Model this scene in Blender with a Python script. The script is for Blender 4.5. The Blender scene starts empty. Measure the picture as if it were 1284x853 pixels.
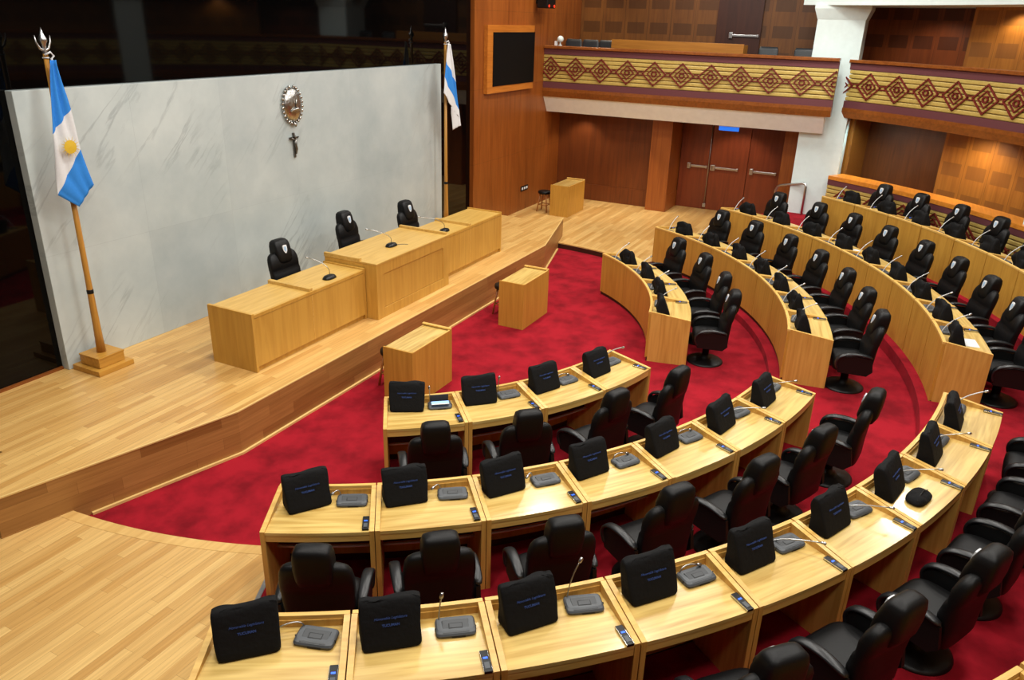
import bpy, bmesh, math, random
from mathutils import Vector, Matrix, noise
R = math.radians
SC = bpy.context.scene
COL = SC.collection
random.seed(7)

# ------------------------------------------------------------------ materials
MATS = {}

def _new(name):
    m = bpy.data.materials.new(name)
    m.use_nodes = True
    nt = m.node_tree
    b = nt.nodes['Principled BSDF']
    MATS[name] = m
    return m, nt, b

def nd(nt, t, **kw):
    n = nt.nodes.new(t)
    for k, v in kw.items():
        setattr(n, k, v)
    return n

def lin(c):
    return tuple((x / 12.92 if x <= .04045 else ((x + .055) / 1.055) ** 2.4) for x in [v / 255 for v in c]) + (1.,)

def plain(name, rgb, rough=.5, metal=0., spec=.5, bump=0., bscale=200., emit=None, estr=0.):
    m, nt, b = _new(name)
    b.inputs['Roughness'].default_value = rough
    b.inputs['Metallic'].default_value = metal
    b.inputs['Specular IOR Level'].default_value = spec
    tc = nd(nt, 'ShaderNodeTexCoord')
    no = nd(nt, 'ShaderNodeTexNoise')
    no.inputs['Scale'].default_value = bscale
    no.inputs['Detail'].default_value = 3
    nt.links.new(tc.outputs['Object'], no.inputs['Vector'])
    mx = nd(nt, 'ShaderNodeMix', data_type='RGBA')
    c = lin(rgb)
    mx.inputs['A'].default_value = tuple(v * .92 for v in c[:3]) + (1,)
    mx.inputs['B'].default_value = tuple(min(1, v * 1.08) for v in c[:3]) + (1,)
    nt.links.new(no.outputs['Fac'], mx.inputs['Factor'])
    nt.links.new(mx.outputs['Result'], b.inputs['Base Color'])
    if bump:
        bp = nd(nt, 'ShaderNodeBump')
        bp.inputs['Strength'].default_value = bump
        bp.inputs['Distance'].default_value = .01
        nt.links.new(no.outputs['Fac'], bp.inputs['Height'])
        nt.links.new(bp.outputs['Normal'], b.inputs['Normal'])
    if emit:
        b.inputs['Emission Color'].default_value = lin(emit)
        b.inputs['Emission Strength'].default_value = estr
    return m

def wood(name, light, dark, axis='X', scale=1., rough=.35, contrast=1., coat=0., uv=False, seam=None):
    """veneer with stretched grain along one axis and broad figure"""
    m, nt, b = _new(name)
    tc = nd(nt, 'ShaderNodeTexCoord')
    oi = nd(nt, 'ShaderNodeObjectInfo')
    add = nd(nt, 'ShaderNodeVectorMath', operation='ADD')
    sc = nd(nt, 'ShaderNodeVectorMath', operation='SCALE')
    cmb = nd(nt, 'ShaderNodeCombineXYZ')
    for i in range(3):
        nt.links.new(oi.outputs['Random'], cmb.inputs[i])
    nt.links.new(cmb.outputs[0], sc.inputs[0])
    sc.inputs['Scale'].default_value = 17.
    nt.links.new(tc.outputs['UV' if uv else 'Object'], add.inputs[0])
    nt.links.new(sc.outputs[0], add.inputs[1])
    mp = nd(nt, 'ShaderNodeMapping')
    s = [26 * scale] * 3
    s['XYZ'.index(axis)] = 1.3 * scale
    mp.inputs['Scale'].default_value = s
    nt.links.new(add.outputs[0], mp.inputs['Vector'])
    n1 = nd(nt, 'ShaderNodeTexNoise')
    n1.inputs['Scale'].default_value = 1.
    n1.inputs['Detail'].default_value = 6
    n1.inputs['Distortion'].default_value = .6
    nt.links.new(mp.outputs[0], n1.inputs['Vector'])
    mp2 = nd(nt, 'ShaderNodeMapping')
    s = [4.5 * scale] * 3
    s['XYZ'.index(axis)] = .55 * scale
    mp2.inputs['Scale'].default_value = s
    nt.links.new(add.outputs[0], mp2.inputs['Vector'])
    n2 = nd(nt, 'ShaderNodeTexNoise')
    n2.inputs['Scale'].default_value = 1.
    n2.inputs['Detail'].default_value = 2
    nt.links.new(mp2.outputs[0], n2.inputs['Vector'])
    # cathedral rings out of the broad noise
    ml = nd(nt, 'ShaderNodeMath', operation='MULTIPLY')
    ml.inputs[1].default_value = 9.
    nt.links.new(n2.outputs['Fac'], ml.inputs[0])
    fr = nd(nt, 'ShaderNodeMath', operation='PINGPONG')
    fr.inputs[1].default_value = .5
    nt.links.new(ml.outputs[0], fr.inputs[0])
    a = nd(nt, 'ShaderNodeMath', operation='MULTIPLY_ADD')
    a.inputs[1].default_value = .35
    nt.links.new(fr.outputs[0], a.inputs[0])
    nt.links.new(n1.outputs['Fac'], a.inputs[2])
    a2 = nd(nt, 'ShaderNodeMath', operation='MULTIPLY_ADD')
    a2.inputs[1].default_value = .5
    nt.links.new(n2.outputs['Fac'], a2.inputs[0])
    nt.links.new(a.outputs[0], a2.inputs[2])
    rp = nd(nt, 'ShaderNodeValToRGB')
    mid = .80
    rp.color_ramp.elements[0].position = mid - .30 / contrast
    rp.color_ramp.elements[0].color = lin(dark)
    rp.color_ramp.elements[1].position = min(1, mid + .28 / contrast)
    rp.color_ramp.elements[1].color = lin(light)
    nt.links.new(a2.outputs[0], rp.inputs['Fac'])
    out = rp.outputs['Color']
    if seam:            # veneer sheets: (u period, v period)
        out = _seams(nt, tc.outputs['UV' if uv else 'Object'], out, seam)
    nt.links.new(out, b.inputs['Base Color'])
    b.inputs['Roughness'].default_value = rough
    b.inputs['Coat Weight'].default_value = coat
    b.inputs['Coat Roughness'].default_value = .12
    return m

def _fracmask(nt, sock, period, width):
    d = nd(nt, 'ShaderNodeMath', operation='DIVIDE')
    d.inputs[1].default_value = period
    nt.links.new(sock, d.inputs[0])
    f = nd(nt, 'ShaderNodeMath', operation='FRACT')
    nt.links.new(d.outputs[0], f.inputs[0])
    l = nd(nt, 'ShaderNodeMath', operation='LESS_THAN')
    l.inputs[1].default_value = width / period
    nt.links.new(f.outputs[0], l.inputs[0])
    return l.outputs[0], f.outputs[0]

def _seams(nt, vec, col, seam):
    sp = nd(nt, 'ShaderNodeSeparateXYZ')
    nt.links.new(vec, sp.inputs[0])
    iu, iv = seam[0], seam[1]
    mask = None
    for ax, per in (iu, iv):
        if not per:
            continue
        s, _ = _fracmask(nt, sp.outputs[ax], per, .008)
        if mask is None:
            mask = s
        else:
            mxx = nd(nt, 'ShaderNodeMath', operation='MAXIMUM')
            nt.links.new(mask, mxx.inputs[0])
            nt.links.new(s, mxx.inputs[1])
            mask = mxx.outputs[0]
    mm = nd(nt, 'ShaderNodeMath', operation='MULTIPLY')
    mm.inputs[1].default_value = .35
    nt.links.new(mask, mm.inputs[0])
    mx = nd(nt, 'ShaderNodeMix', data_type='RGBA')
    mx.inputs['B'].default_value = (.02, .008, .003, 1)
    nt.links.new(mm.outputs[0], mx.inputs['Factor'])
    nt.links.new(col, mx.inputs['A'])
    return mx.outputs['Result']

def planks(name, c1, c2, plane='XY', length=1.1, width=.085, rough=.32, off=0.):
    m, nt, b = _new(name)
    tc = nd(nt, 'ShaderNodeTexCoord')
    sp = nd(nt, 'ShaderNodeSeparateXYZ')
    nt.links.new(tc.outputs['Object'], sp.inputs[0])
    cb = nd(nt, 'ShaderNodeCombineXYZ')
    nt.links.new(sp.outputs['XYZ'.index(plane[0])], cb.inputs[0])
    nt.links.new(sp.outputs['XYZ'.index(plane[1])], cb.inputs[1])
    br = nd(nt, 'ShaderNodeTexBrick')
    br.offset = .37
    br.offset_frequency = 2
    br.squash = .8
    br.squash_frequency = 3
    br.inputs['Scale'].default_value = 1.
    br.inputs['Brick Width'].default_value = length
    br.inputs['Row Height'].default_value = width
    br.inputs['Mortar Size'].default_value = .0012
    br.inputs['Mortar Smooth'].default_value = .3
    br.inputs['Bias'].default_value = off
    br.inputs['Color1'].default_value = lin(c1)
    br.inputs['Color2'].default_value = lin(c2)
    br.inputs['Mortar'].default_value = tuple(v * .62 for v in lin(c2)[:3]) + (1,)
    nt.links.new(cb.outputs[0], br.inputs['Vector'])
    mp = nd(nt, 'ShaderNodeMapping')
    mp.inputs['Scale'].default_value = (1.6, 38, 1)
    nt.links.new(cb.outputs[0], mp.inputs['Vector'])
    n1 = nd(nt, 'ShaderNodeTexNoise')
    n1.inputs['Scale'].default_value = 1.
    n1.inputs['Detail'].default_value = 5
    n1.inputs['Distortion'].default_value = .4
    nt.links.new(mp.outputs[0], n1.inputs['Vector'])
    rp = nd(nt, 'ShaderNodeValToRGB')
    rp.color_ramp.elements[0].position = .25
    rp.color_ramp.elements[0].color = (.80, .76, .70, 1)
    rp.color_ramp.elements[1].position = .7
    rp.color_ramp.elements[1].color = (1.08, 1.08, 1.08, 1)
    nt.links.new(n1.outputs['Fac'], rp.inputs['Fac'])
    mx = nd(nt, 'ShaderNodeMix', data_type='RGBA', blend_type='MULTIPLY')
    mx.inputs['Factor'].default_value = 1.
    nt.links.new(br.outputs['Color'], mx.inputs['A'])
    nt.links.new(rp.outputs['Color'], mx.inputs['B'])
    nt.links.new(mx.outputs['Result'], b.inputs['Base Color'])
    b.inputs['Roughness'].default_value = rough
    return m

def marble(name):
    m, nt, b = _new(name)
    tc = nd(nt, 'ShaderNodeTexCoord')
    n1 = nd(nt, 'ShaderNodeTexNoise')
    n1.inputs['Scale'].default_value = .8
    n1.inputs['Detail'].default_value = 7
    n1.inputs['Roughness'].default_value = .62
    nt.links.new(tc.outputs['Object'], n1.inputs['Vector'])
    rp = nd(nt, 'ShaderNodeValToRGB')
    e = rp.color_ramp.elements
    e[0].position = .30
    e[0].color = lin((168, 180, 181))
    e[1].position = .66
    e[1].color = lin((195, 204, 202))
    nt.links.new(n1.outputs['Fac'], rp.inputs['Fac'])
    # diagonal dark veins
    mp = nd(nt, 'ShaderNodeMapping')
    mp.vector_type = 'TEXTURE'
    mp.inputs['Rotation'].default_value = (0, R(-47), 0)
    mp.inputs['Scale'].default_value = (2.6, 1, .38)
    nt.links.new(tc.outputs['Object'], mp.inputs['Vector'])
    n2 = nd(nt, 'ShaderNodeTexNoise')
    n2.inputs['Scale'].default_value = .9
    n2.inputs['Detail'].default_value = 9
    n2.inputs['Roughness'].default_value = .55
    n2.inputs['Distortion'].default_value = .5
    nt.links.new(mp.outputs[0], n2.inputs['Vector'])
    sb = nd(nt, 'ShaderNodeMath', operation='SUBTRACT')
    sb.inputs[1].default_value = .5
    nt.links.new(n2.outputs['Fac'], sb.inputs[0])
    ab = nd(nt, 'ShaderNodeMath', operation='ABSOLUTE')
    nt.links.new(sb.outputs[0], ab.inputs[0])
    r2 = nd(nt, 'ShaderNodeValToRGB')
    r2.color_ramp.elements[0].position = 0.
    r2.color_ramp.elements[0].color = (1, 1, 1, 1)
    r2.color_ramp.elements[1].position = .022
    r2.color_ramp.elements[1].color = (0, 0, 0, 1)
    nt.links.new(ab.outputs[0], r2.inputs['Fac'])
    n3 = nd(nt, 'ShaderNodeTexNoise')
    n3.inputs['Scale'].default_value = .9
    n3.inputs['Detail'].default_value = 3
    nt.links.new(tc.outputs['Object'], n3.inputs['Vector'])
    r3 = nd(nt, 'ShaderNodeValToRGB')
    r3.color_ramp.elements[0].position = .49
    r3.color_ramp.elements[0].color = (0, 0, 0, 1)
    r3.color_ramp.elements[1].position = .68
    r3.color_ramp.elements[1].color = (.40, .40, .40, 1)
    nt.links.new(n3.outputs['Fac'], r3.inputs['Fac'])
    ml = nd(nt, 'ShaderNodeMath', operation='MULTIPLY')
    nt.links.new(r2.outputs['Color'], ml.inputs[0])
    nt.links.new(r3.outputs['Color'], ml.inputs[1])
    mx = nd(nt, 'ShaderNodeMix', data_type='RGBA')
    mx.inputs['B'].default_value = lin((110, 118, 122))
    nt.links.new(ml.outputs[0], mx.inputs['Factor'])
    nt.links.new(rp.outputs['Color'], mx.inputs['A'])
    # slab joints and slightly different slabs
    sp = nd(nt, 'ShaderNodeSeparateXYZ')
    nt.links.new(tc.outputs['Object'], sp.inputs[0])
    cb = nd(nt, 'ShaderNodeCombineXYZ')
    nt.links.new(sp.outputs[0], cb.inputs[0])
    nt.links.new(sp.outputs[2], cb.inputs[1])
    br = nd(nt, 'ShaderNodeTexBrick')
    br.offset = 0.
    br.inputs['Scale'].default_value = 1.
    br.inputs['Brick Width'].default_value = 1.48
    br.inputs['Row Height'].default_value = 2.02
    br.inputs['Mortar Size'].default_value = .003
    br.inputs['Color1'].default_value = (.93, .93, .94, 1)
    br.inputs['Color2'].default_value = (1, 1, 1, 1)
    br.inputs['Mortar'].default_value = (.86, .86, .87, 1)
    nt.links.new(cb.outputs[0], br.inputs['Vector'])
    mm = nd(nt, 'ShaderNodeMix', data_type='RGBA', blend_type='MULTIPLY')
    mm.inputs['Factor'].default_value = 1.
    nt.links.new(mx.outputs['Result'], mm.inputs['A'])
    nt.links.new(br.outputs['Color'], mm.inputs['B'])
    nt.links.new(mm.outputs['Result'], b.inputs['Base Color'])
    b.inputs['Roughness'].default_value = .28
    return m

def carpet(name):
    m, nt, b = _new(name)
    tc = nd(nt, 'ShaderNodeTexCoord')
    n1 = nd(nt, 'ShaderNodeTexNoise')
    n1.inputs['Scale'].default_value = 2.6
    n1.inputs['Detail'].default_value = 6
    n1.inputs['Roughness'].default_value = .6
    nt.links.new(tc.outputs['Object'], n1.inputs['Vector'])
    rp = nd(nt, 'ShaderNodeValToRGB')
    e = rp.color_ramp.elements
    e[0].position = .33
    e[0].color = lin((118, 14, 25))
    e[1].position = .6
    e[1].color = lin((160, 24, 38))
    nt.links.new(n1.outputs['Fac'], rp.inputs['Fac'])
    nt.links.new(rp.outputs['Color'], b.inputs['Base Color'])
    n2 = nd(nt, 'ShaderNodeTexNoise')
    n2.inputs['Scale'].default_value = 420
    n2.inputs['Detail'].default_value = 2
    nt.links.new(tc.outputs['Object'], n2.inputs['Vector'])
    bp = nd(nt, 'ShaderNodeBump')
    bp.inputs['Strength'].default_value = .5
    bp.inputs['Distance'].default_value = .006
    nt.links.new(n2.outputs['Fac'], bp.inputs['Height'])
    nt.links.new(bp.outputs['Normal'], b.inputs['Normal'])
    b.inputs['Roughness'].default_value = .95
    b.inputs['Specular IOR Level'].default_value = .1
    b.inputs['Sheen Weight'].default_value = .1
    b.inputs['Sheen Tint'].default_value = (1, .2, .25, 1)
    return m

def perforated(name, light, dark, patch, pu=.62, pv=.62, v0=.0, rough=.45):
    """wood wall panels with square fields of fine acoustic perforation; UV in metres"""
    m = wood(name, light, dark, axis='Y', scale=.6, rough=rough, uv=True)
    nt = m.node_tree
    b = nt.nodes['Principled BSDF']
    src = b.inputs['Base Color'].links[0].from_socket
    tc = nd(nt, 'ShaderNodeTexCoord')
    sp = nd(nt, 'ShaderNodeSeparateXYZ')
    nt.links.new(tc.outputs['UV'], sp.inputs[0])
    vv = nd(nt, 'ShaderNodeMath', operation='ADD')
    vv.inputs[1].default_value = -v0
    nt.links.new(sp.outputs[1], vv.inputs[0])
    seam, fu = _fracmask(nt, sp.outputs[0], pu, .012)
    _, fv = _fracmask(nt, vv.outputs[0], pv, .01)

    def band(f, lo, hi):
        c = nd(nt, 'ShaderNodeMath', operation='COMPARE')
        c.inputs[1].default_value = (lo + hi) / 2
        c.inputs[2].default_value = (hi - lo) / 2
        nt.links.new(f, c.inputs[0])
        return c.outputs[0]
    ml = nd(nt, 'ShaderNodeMath', operation='MULTIPLY')
    nt.links.new(band(fu, .13, .89), ml.inputs[0])
    nt.links.new(band(fv, .2, .66), ml.inputs[1])
    m1 = nd(nt, 'ShaderNodeMath', operation='MULTIPLY')
    m1.inputs[1].default_value = .75
    nt.links.new(ml.outputs[0], m1.inputs[0])
    mx = nd(nt, 'ShaderNodeMix', data_type='RGBA')
    mx.inputs['B'].default_value = lin(patch)
    nt.links.new(m1.outputs[0], mx.inputs['Factor'])
    nt.links.new(src, mx.inputs['A'])
    m2 = nd(nt, 'ShaderNodeMath', operation='MULTIPLY')
    m2.inputs[1].default_value = .45
    nt.links.new(seam, m2.inputs[0])
    mz = nd(nt, 'ShaderNodeMix', data_type='RGBA')
    mz.inputs['B'].default_value = (.01, .004, .002, 1)
    nt.links.new(m2.outputs[0], mz.inputs['Factor'])
    nt.links.new(mx.outputs['Result'], mz.inputs['A'])
    nt.links.new(mz.outputs['Result'], b.inputs['Base Color'])
    return m

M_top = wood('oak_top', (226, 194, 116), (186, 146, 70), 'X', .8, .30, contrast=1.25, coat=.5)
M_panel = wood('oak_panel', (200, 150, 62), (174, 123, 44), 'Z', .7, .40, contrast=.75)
M_rim = wood('oak_rim', (228, 186, 102), (206, 158, 76), 'X', 1., .38)
M_side = wood('oak_side', (216, 168, 84), (188, 134, 56), 'Z', .9, .4)
M_pres = wood('maple_panel', (204, 157, 70), (182, 132, 50), 'Z', .7, .4, contrast=.75)
M_prestop = wood('maple_top', (214, 174, 94), (192, 148, 68), 'X', .9, .34)
M_kick = wood('dark_plinth', (58, 30, 16), (42, 20, 10), 'X', 1, .5)
M_redwood = wood('mahogany_wall', (148, 82, 30), (120, 60, 18), 'Z', .5, .36, seam=((0, 1.25), (2, 1.65)))
M_redwood2 = wood('mahogany_panel', (112, 56, 20), (90, 42, 14), 'Z', .5, .4, seam=((1, .72), (2, 0)))
M_post = wood('mahogany_post', (154, 86, 34), (130, 66, 22), 'Z', .6, .38)
M_door = wood('mahogany_door', (124, 54, 24), (98, 38, 16), 'Z', .6, .36)
M_doordk = wood('dark_door', (70, 34, 20), (54, 24, 14), 'Z', .6, .4)
M_rail = wood('mahogany_rail', (142, 80, 30), (112, 58, 20), 'X', .7, .32)
M_ledge = wood('amber_ledge', (222, 142, 50), (190, 112, 36), 'X', .7, .32)
M_cream = wood('cream_slats', (192, 166, 88), (176, 148, 74), 'X', .7, .5)
M_backing = plain('slat_backing', (120, 88, 36), .7)
M_maroon = plain('maroon_band', (98, 48, 52), .7, bscale=60)
M_diamond = plain('oxblood_lacquer', (112, 30, 26), .45)
M_floor = planks('oak_planks', (226, 185, 114), (200, 152, 84))
M_floor2 = planks('oak_planks_low', (226, 188, 120), (198, 152, 86), length=1.3, width=.095)
M_riser = planks('dais_cladding', (178, 130, 72), (146, 100, 50), plane='XZ', length=1.1, width=.14, rough=.4)  # darker than the floor planks: shading of the dais front put into the colour
M_border = wood('floor_border', (222, 182, 112), (198, 152, 84), 'X', .8, .35)
M_nose = plain('pale_nosing', (226, 190, 120), .4, bscale=30)
M_carpet = carpet('red_carpet')
M_marble = marble('white_marble')
M_glass = plain('polished_black', (4, 4, 4), .04, spec=.2, bscale=3)
M_leather = plain('black_leather', (10, 10, 11), .48, spec=.27, bump=.12, bscale=160)
M_leather2 = plain('black_arm_pad', (24, 25, 27), .36, spec=.5, bump=.05, bscale=200)
M_shell = plain('black_shell', (8, 8, 8), .5, spec=.4)
M_cloth = plain('black_cloth', (12, 12, 13), .85, spec=.25, bump=.5, bscale=26)
M_blue = plain('blue_thread', (48, 76, 140), .7)
M_grey = plain('grey_plastic', (74, 78, 82), .45)
M_grey2 = plain('dark_grey_plastic', (58, 61, 64), .5)
M_groove = plain('groove_black', (18, 18, 19), .6)
M_chrome = plain('chrome', (200, 202, 205), .18, metal=1.)
M_satin = plain('satin_neck', (206, 208, 210), .4, metal=.25)
M_steel = plain('brushed_steel', (190, 190, 190), .3, metal=1., bscale=40)
M_black = plain('gloss_black', (12, 12, 13), .4, spec=.35)
M_led = plain('blue_led', (30, 80, 220), .4, emit=(40, 100, 255), estr=1.6)
M_lcd = plain('lit_display', (150, 190, 235), .3, emit=(120, 170, 240), estr=.7)
M_silver = plain('cast_silver', (180, 178, 174), .26, metal=1., bump=.5, bscale=28)
M_pewter = plain('pewter', (120, 118, 114), .35, metal=1., bump=.2, bscale=60)
M_white = plain('white_plaster', (214, 228, 226), .7, bscale=8)
M_soffit = plain('white_soffit', (236, 239, 238), .7, bscale=8)
M_ceil = plain('dim_ceiling', (120, 118, 114), .9, bscale=5)
M_paper = plain('paper', (232, 234, 236), .7)
M_fblue = plain('flag_blue', (38, 128, 214), .8, bscale=40)
M_fwhite = plain('flag_white', (214, 216, 218), .8, bscale=40)
M_sun = plain('sun_gold', (206, 170, 40), .6, bscale=90)
M_pole = wood('pole_wood', (186, 134, 58), (156, 104, 38), 'Z', .8, .35)
M_base = wood('base_wood', (200, 148, 62), (172, 120, 44), 'X', .9, .38)
M_stool = wood('stool_wood', (168, 104, 48), (136, 78, 32), 'Z', 1., .4)
M_screen = plain('screen_black', (6, 6, 7), .6, spec=.15, bscale=10)
M_frame = wood('frame_wood', (196, 120, 44), (164, 92, 28), 'X', .7, .34)
M_exit = plain('exit_blue', (30, 110, 215), .4, emit=(30, 110, 230), estr=.9)
M_redled = plain('red_led', (220, 40, 20), .4, emit=(255, 50, 20), estr=1.5)
M_shield = plain('shield_white', (226, 228, 230), .4)
M_shieldblue = plain('shield_blue', (160, 190, 218), .4)
M_slate = plain('slate_leather', (34, 38, 42), .45)
M_perf1 = perforated('perforated_wall', (122, 76, 30), (100, 58, 22), (78, 46, 18), .64, .62, .06)
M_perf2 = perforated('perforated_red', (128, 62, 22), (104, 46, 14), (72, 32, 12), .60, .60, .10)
M_perf3 = perforated('perforated_amber', (180, 116, 44), (152, 92, 32), (134, 84, 36), .60, .60, .02)
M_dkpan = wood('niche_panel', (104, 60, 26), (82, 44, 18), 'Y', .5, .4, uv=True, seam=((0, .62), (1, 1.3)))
M_counter = wood('counter_wood', (176, 116, 42), (150, 94, 30), 'Y', .7, .4)
M_lamp = plain('luminous_panel', (255, 250, 240), .5, emit=(255, 246, 228), estr=8.)

# ------------------------------------------------------------------ mesh builder
class MB:
    def __init__(s):
        s.bm = bmesh.new()
        s.uv = s.bm.loops.layers.uv.new('UVMap')

    def face(s, vs, mat=0, smooth=False, uvs=None):
        try:
            f = s.bm.faces.new(vs)
        except ValueError:
            return None
        f.material_index = mat
        f.smooth = smooth
        if uvs:
            for l, u in zip(f.loops, uvs):
                l[s.uv].uv = u
        return f

    def v(s, *p):
        return s.bm.verts.new(p)

    def box(s, x0, x1, y0, y1, z0, z1, mat=0, bev=0., M=None):
        b = bmesh.new()
        P = [(x, y, z) for z in (z0, z1) for y in (y0, y1) for x in (x0, x1)]
        V = [b.verts.new(p) for p in P]
        for f in ((0, 2, 3, 1), (4, 5, 7, 6), (0, 1, 5, 4), (2, 6, 7, 3), (0, 4, 6, 2), (1, 3, 7, 5)):
            b.faces.new([V[i] for i in f])
        if bev:
            bmesh.ops.bevel(b, geom=b.edges[:], offset=bev, segments=2, affect='EDGES', profile=.6)
        s.merge(b, mat, M)
        return s

    def merge(s, b, mat=0, M=None, smooth=False):
        mp = {}
        for v in b.verts:
            c = M @ v.co if M else v.co
            mp[v] = s.bm.verts.new(c)
        for f in b.faces:
            s.face([mp[v] for v in f.verts], mat, smooth or f.smooth)
        b.free()

    def prism(s, poly, z0, z1, mat=0, mside=None):
        lo = [s.v(x, y, z0) for x, y in poly]
        hi = [s.v(x, y, z1) for x, y in poly]
        n = len(poly)
        s.face(hi, mat)
        s.face(lo[::-1], mat)
        for i in range(n):
            j = (i + 1) % n
            s.face([lo[i], lo[j], hi[j], hi[i]], mat if mside is None else mside)
        return s

    def tube(s, pts, r, n=8, mat=0, cap=True):
        pts = [Vector(p) for p in pts]
        rr = r if isinstance(r, (list, tuple)) else [r] * len(pts)
        rings = []
        up = None
        for i, p in enumerate(pts):
            t = (pts[min(i + 1, len(pts) - 1)] - pts[max(i - 1, 0)]).normalized()
            if up is None:
                up = Vector((0, 0, 1)) if abs(t.z) < .9 else Vector((1, 0, 0))
            a = t.cross(up).normalized()
            up = a.cross(t).normalized()
            rings.append([s.bm.verts.new(p + (a * math.cos(2 * math.pi * k / n) + up * math.sin(2 * math.pi * k / n)) * rr[i]) for k in range(n)])
        for A, B in zip(rings, rings[1:]):
            for k in range(n):
                s.face([A[k], A[(k + 1) % n], B[(k + 1) % n], B[k]], mat, True)
        if cap:
            s.face(rings[0][::-1], mat)
            s.face(rings[-1], mat)
        return s

    def lathe(s, prof, n=24, mat=0, c=(0, 0, 0)):
        rings = [[s.v(c[0] + r * math.cos(2 * math.pi * k / n), c[1] + r * math.sin(2 * math.pi * k / n), c[2] + z) for k in range(n)] for r, z in prof]
        for A, B in zip(rings, rings[1:]):
            for k in range(n):
                s.face([A[k], A[(k + 1) % n], B[(k + 1) % n], B[k]], mat, True)
        s.face(rings[0][::-1], mat)
        s.face(rings[-1], mat)
        return s

    def loft(s, secs, n=28, mat=0, smooth=True):
        """horizontal superellipse sections (cx, cy, cz, hx, hy, exponent)"""
        rings = []
        for cx, cy, cz, hx, hy, e in secs:
            ring = []
            for k in range(n):
                a = 2 * math.pi * (k + .5) / n
                ca, sa = math.cos(a), math.sin(a)
                ring.append(s.v(cx + hx * math.copysign(abs(ca) ** (2 / e), ca), cy + hy * math.copysign(abs(sa) ** (2 / e), sa), cz))
            rings.append(ring)
        for A, B in zip(rings, rings[1:]):
            for k in range(n):
                s.face([A[k], A[(k + 1) % n], B[(k + 1) % n], B[k]], mat, smooth)
        s.face(rings[0][::-1], mat, smooth)
        s.face(rings[-1], mat, smooth)
        return s

    def sweep(s, path, prof, mat=0, cap=True, smooth=False, uvlen=True):
        """path: [(x, y, nx, ny)], closed profile [(d, z)]; d is the offset along the normal"""
        rings = []
        L = 0.
        ls = []
        for i, (x, y, nx, ny) in enumerate(path):
            if i:
                L += math.hypot(x - path[i - 1][0], y - path[i - 1][1])
            ls.append(L)
            rings.append([s.v(x + nx * d, y + ny * d, z) for d, z in prof])
        m = len(prof)
        for i in range(len(rings) - 1):
            A, B = rings[i], rings[i + 1]
            for k in range(m):
                j = (k + 1) % m
                uv = [(ls[i], prof[k][1]), (ls[i + 1], prof[k][1]), (ls[i + 1], prof[j][1]), (ls[i], prof[j][1])]
                s.face([A[k], B[k], B[j], A[j]], mat, smooth, uv)
        if cap:
            s.face(rings[0], mat)
            s.face(rings[-1][::-1], mat)
        return s

    def mesh(s, name, mats, origin=None, subd=0):
        bmesh.ops.recalc_face_normals(s.bm, faces=s.bm.faces[:])
        if origin is not None:
            bmesh.ops.translate(s.bm, verts=s.bm.verts[:], vec=-Vector(origin))
        me = bpy.data.meshes.new(name)
        s.bm.to_mesh(me)
        s.bm.free()
        for m in (mats if isinstance(mats, (list, tuple)) else [mats]):
            me.materials.append(m)
        if subd:
            me = subdivide(me, subd)
        return me

    def build(s, name, mats, parent=None, origin=None, subd=0, loc=None):
        return link(name, s.mesh(name, mats, origin, subd), parent, loc)


def subdivide(me, lv):
    o = bpy.data.objects.new('work', me)
    COL.objects.link(o)
    md = o.modifiers.new('s', 'SUBSURF')
    md.levels = md.render_levels = lv
    dg = bpy.context.evaluated_depsgraph_get()
    dg.update()
    me2 = bpy.data.meshes.new_from_object(o.evaluated_get(dg))
    bpy.data.objects.remove(o)
    return me2

def link(name, data, parent=None, loc=None, rotz=0.):
    o = bpy.data.objects.new(name, data)
    COL.objects.link(o)
    if parent:
        o.parent = parent
    if loc is not None:
        o.location = loc
    o.rotation_euler = (0, 0, rotz)
    return o

def tag(o, label, cat=None, group=None):
    o['label'] = label
    if cat:
        o['category'] = cat
    if group:
        o['group'] = group
    return o

def thing(name, label, cat, loc=(0, 0, 0), rotz=0., group=None):
    o = link(name, None, None, loc, rotz)
    o.empty_display_size = .1
    return tag(o, label, cat, group)

def struct(o, label=None):
    o['kind'] = 'structure'
    if label:
        o['label'] = label
    return o

def dup(root, loc, rotz, label, group=None):
    r = root.copy()
    COL.objects.link(r)
    r.location = loc
    r.rotation_euler = (0, 0, rotz)
    r['label'] = label
    if group:
        r['group'] = group
    for ch in list(root.children):
        c = ch.copy()
        COL.objects.link(c)
        c.parent = r
        for g in list(ch.children):
            d = g.copy()
            COL.objects.link(d)
            d.parent = c
    return r

def arc(r, a0, a1, n):
    """points on a circle round the middle of the well; 0 deg looks away from the dais, + is to the right; normals point inward"""
    out = []
    for i in range(n + 1):
        a = R(a0 + (a1 - a0) * i / n)
        out.append((r * math.sin(a), -r * math.cos(a), -math.sin(a), math.cos(a)))
    return out

def pol(r, a, z=0.):
    return (r * math.sin(R(a)), -r * math.cos(R(a)), z)

def rect(d0, d1, z0, z1):
    return [(d0, z0), (d1, z0), (d1, z1), (d0, z1)]

ORD = ['first', 'second', 'third', 'fourth', 'fifth', 'sixth', 'seventh', 'eighth', 'ninth']
ROWN = {1: 'front', 2: 'second', 3: 'third', 4: 'fourth'}

# ------------------------------------------------------------------ levels
ZD = .55                                  # dais
ZF = {1: 0., 2: .12, 3: .30, 4: .62}      # tiers
ZT = {1: .80, 2: .92, 3: 1.137, 4: 1.477}  # front rim of the desks
RIN = {1: 4.18, 2: 6.14, 3: 8.005, 4: 9.72}
ROUT = {1: 4.80, 2: 6.745, 3: 8.585, 4: 10.20}
SPAN = {1: (55.7, 11.5, 4), 2: (63.8, 7.9, 7), 3: (62.8, 5.9, 9), 4: (54.9, 17.8, 7)}
YW = 1.8

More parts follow.
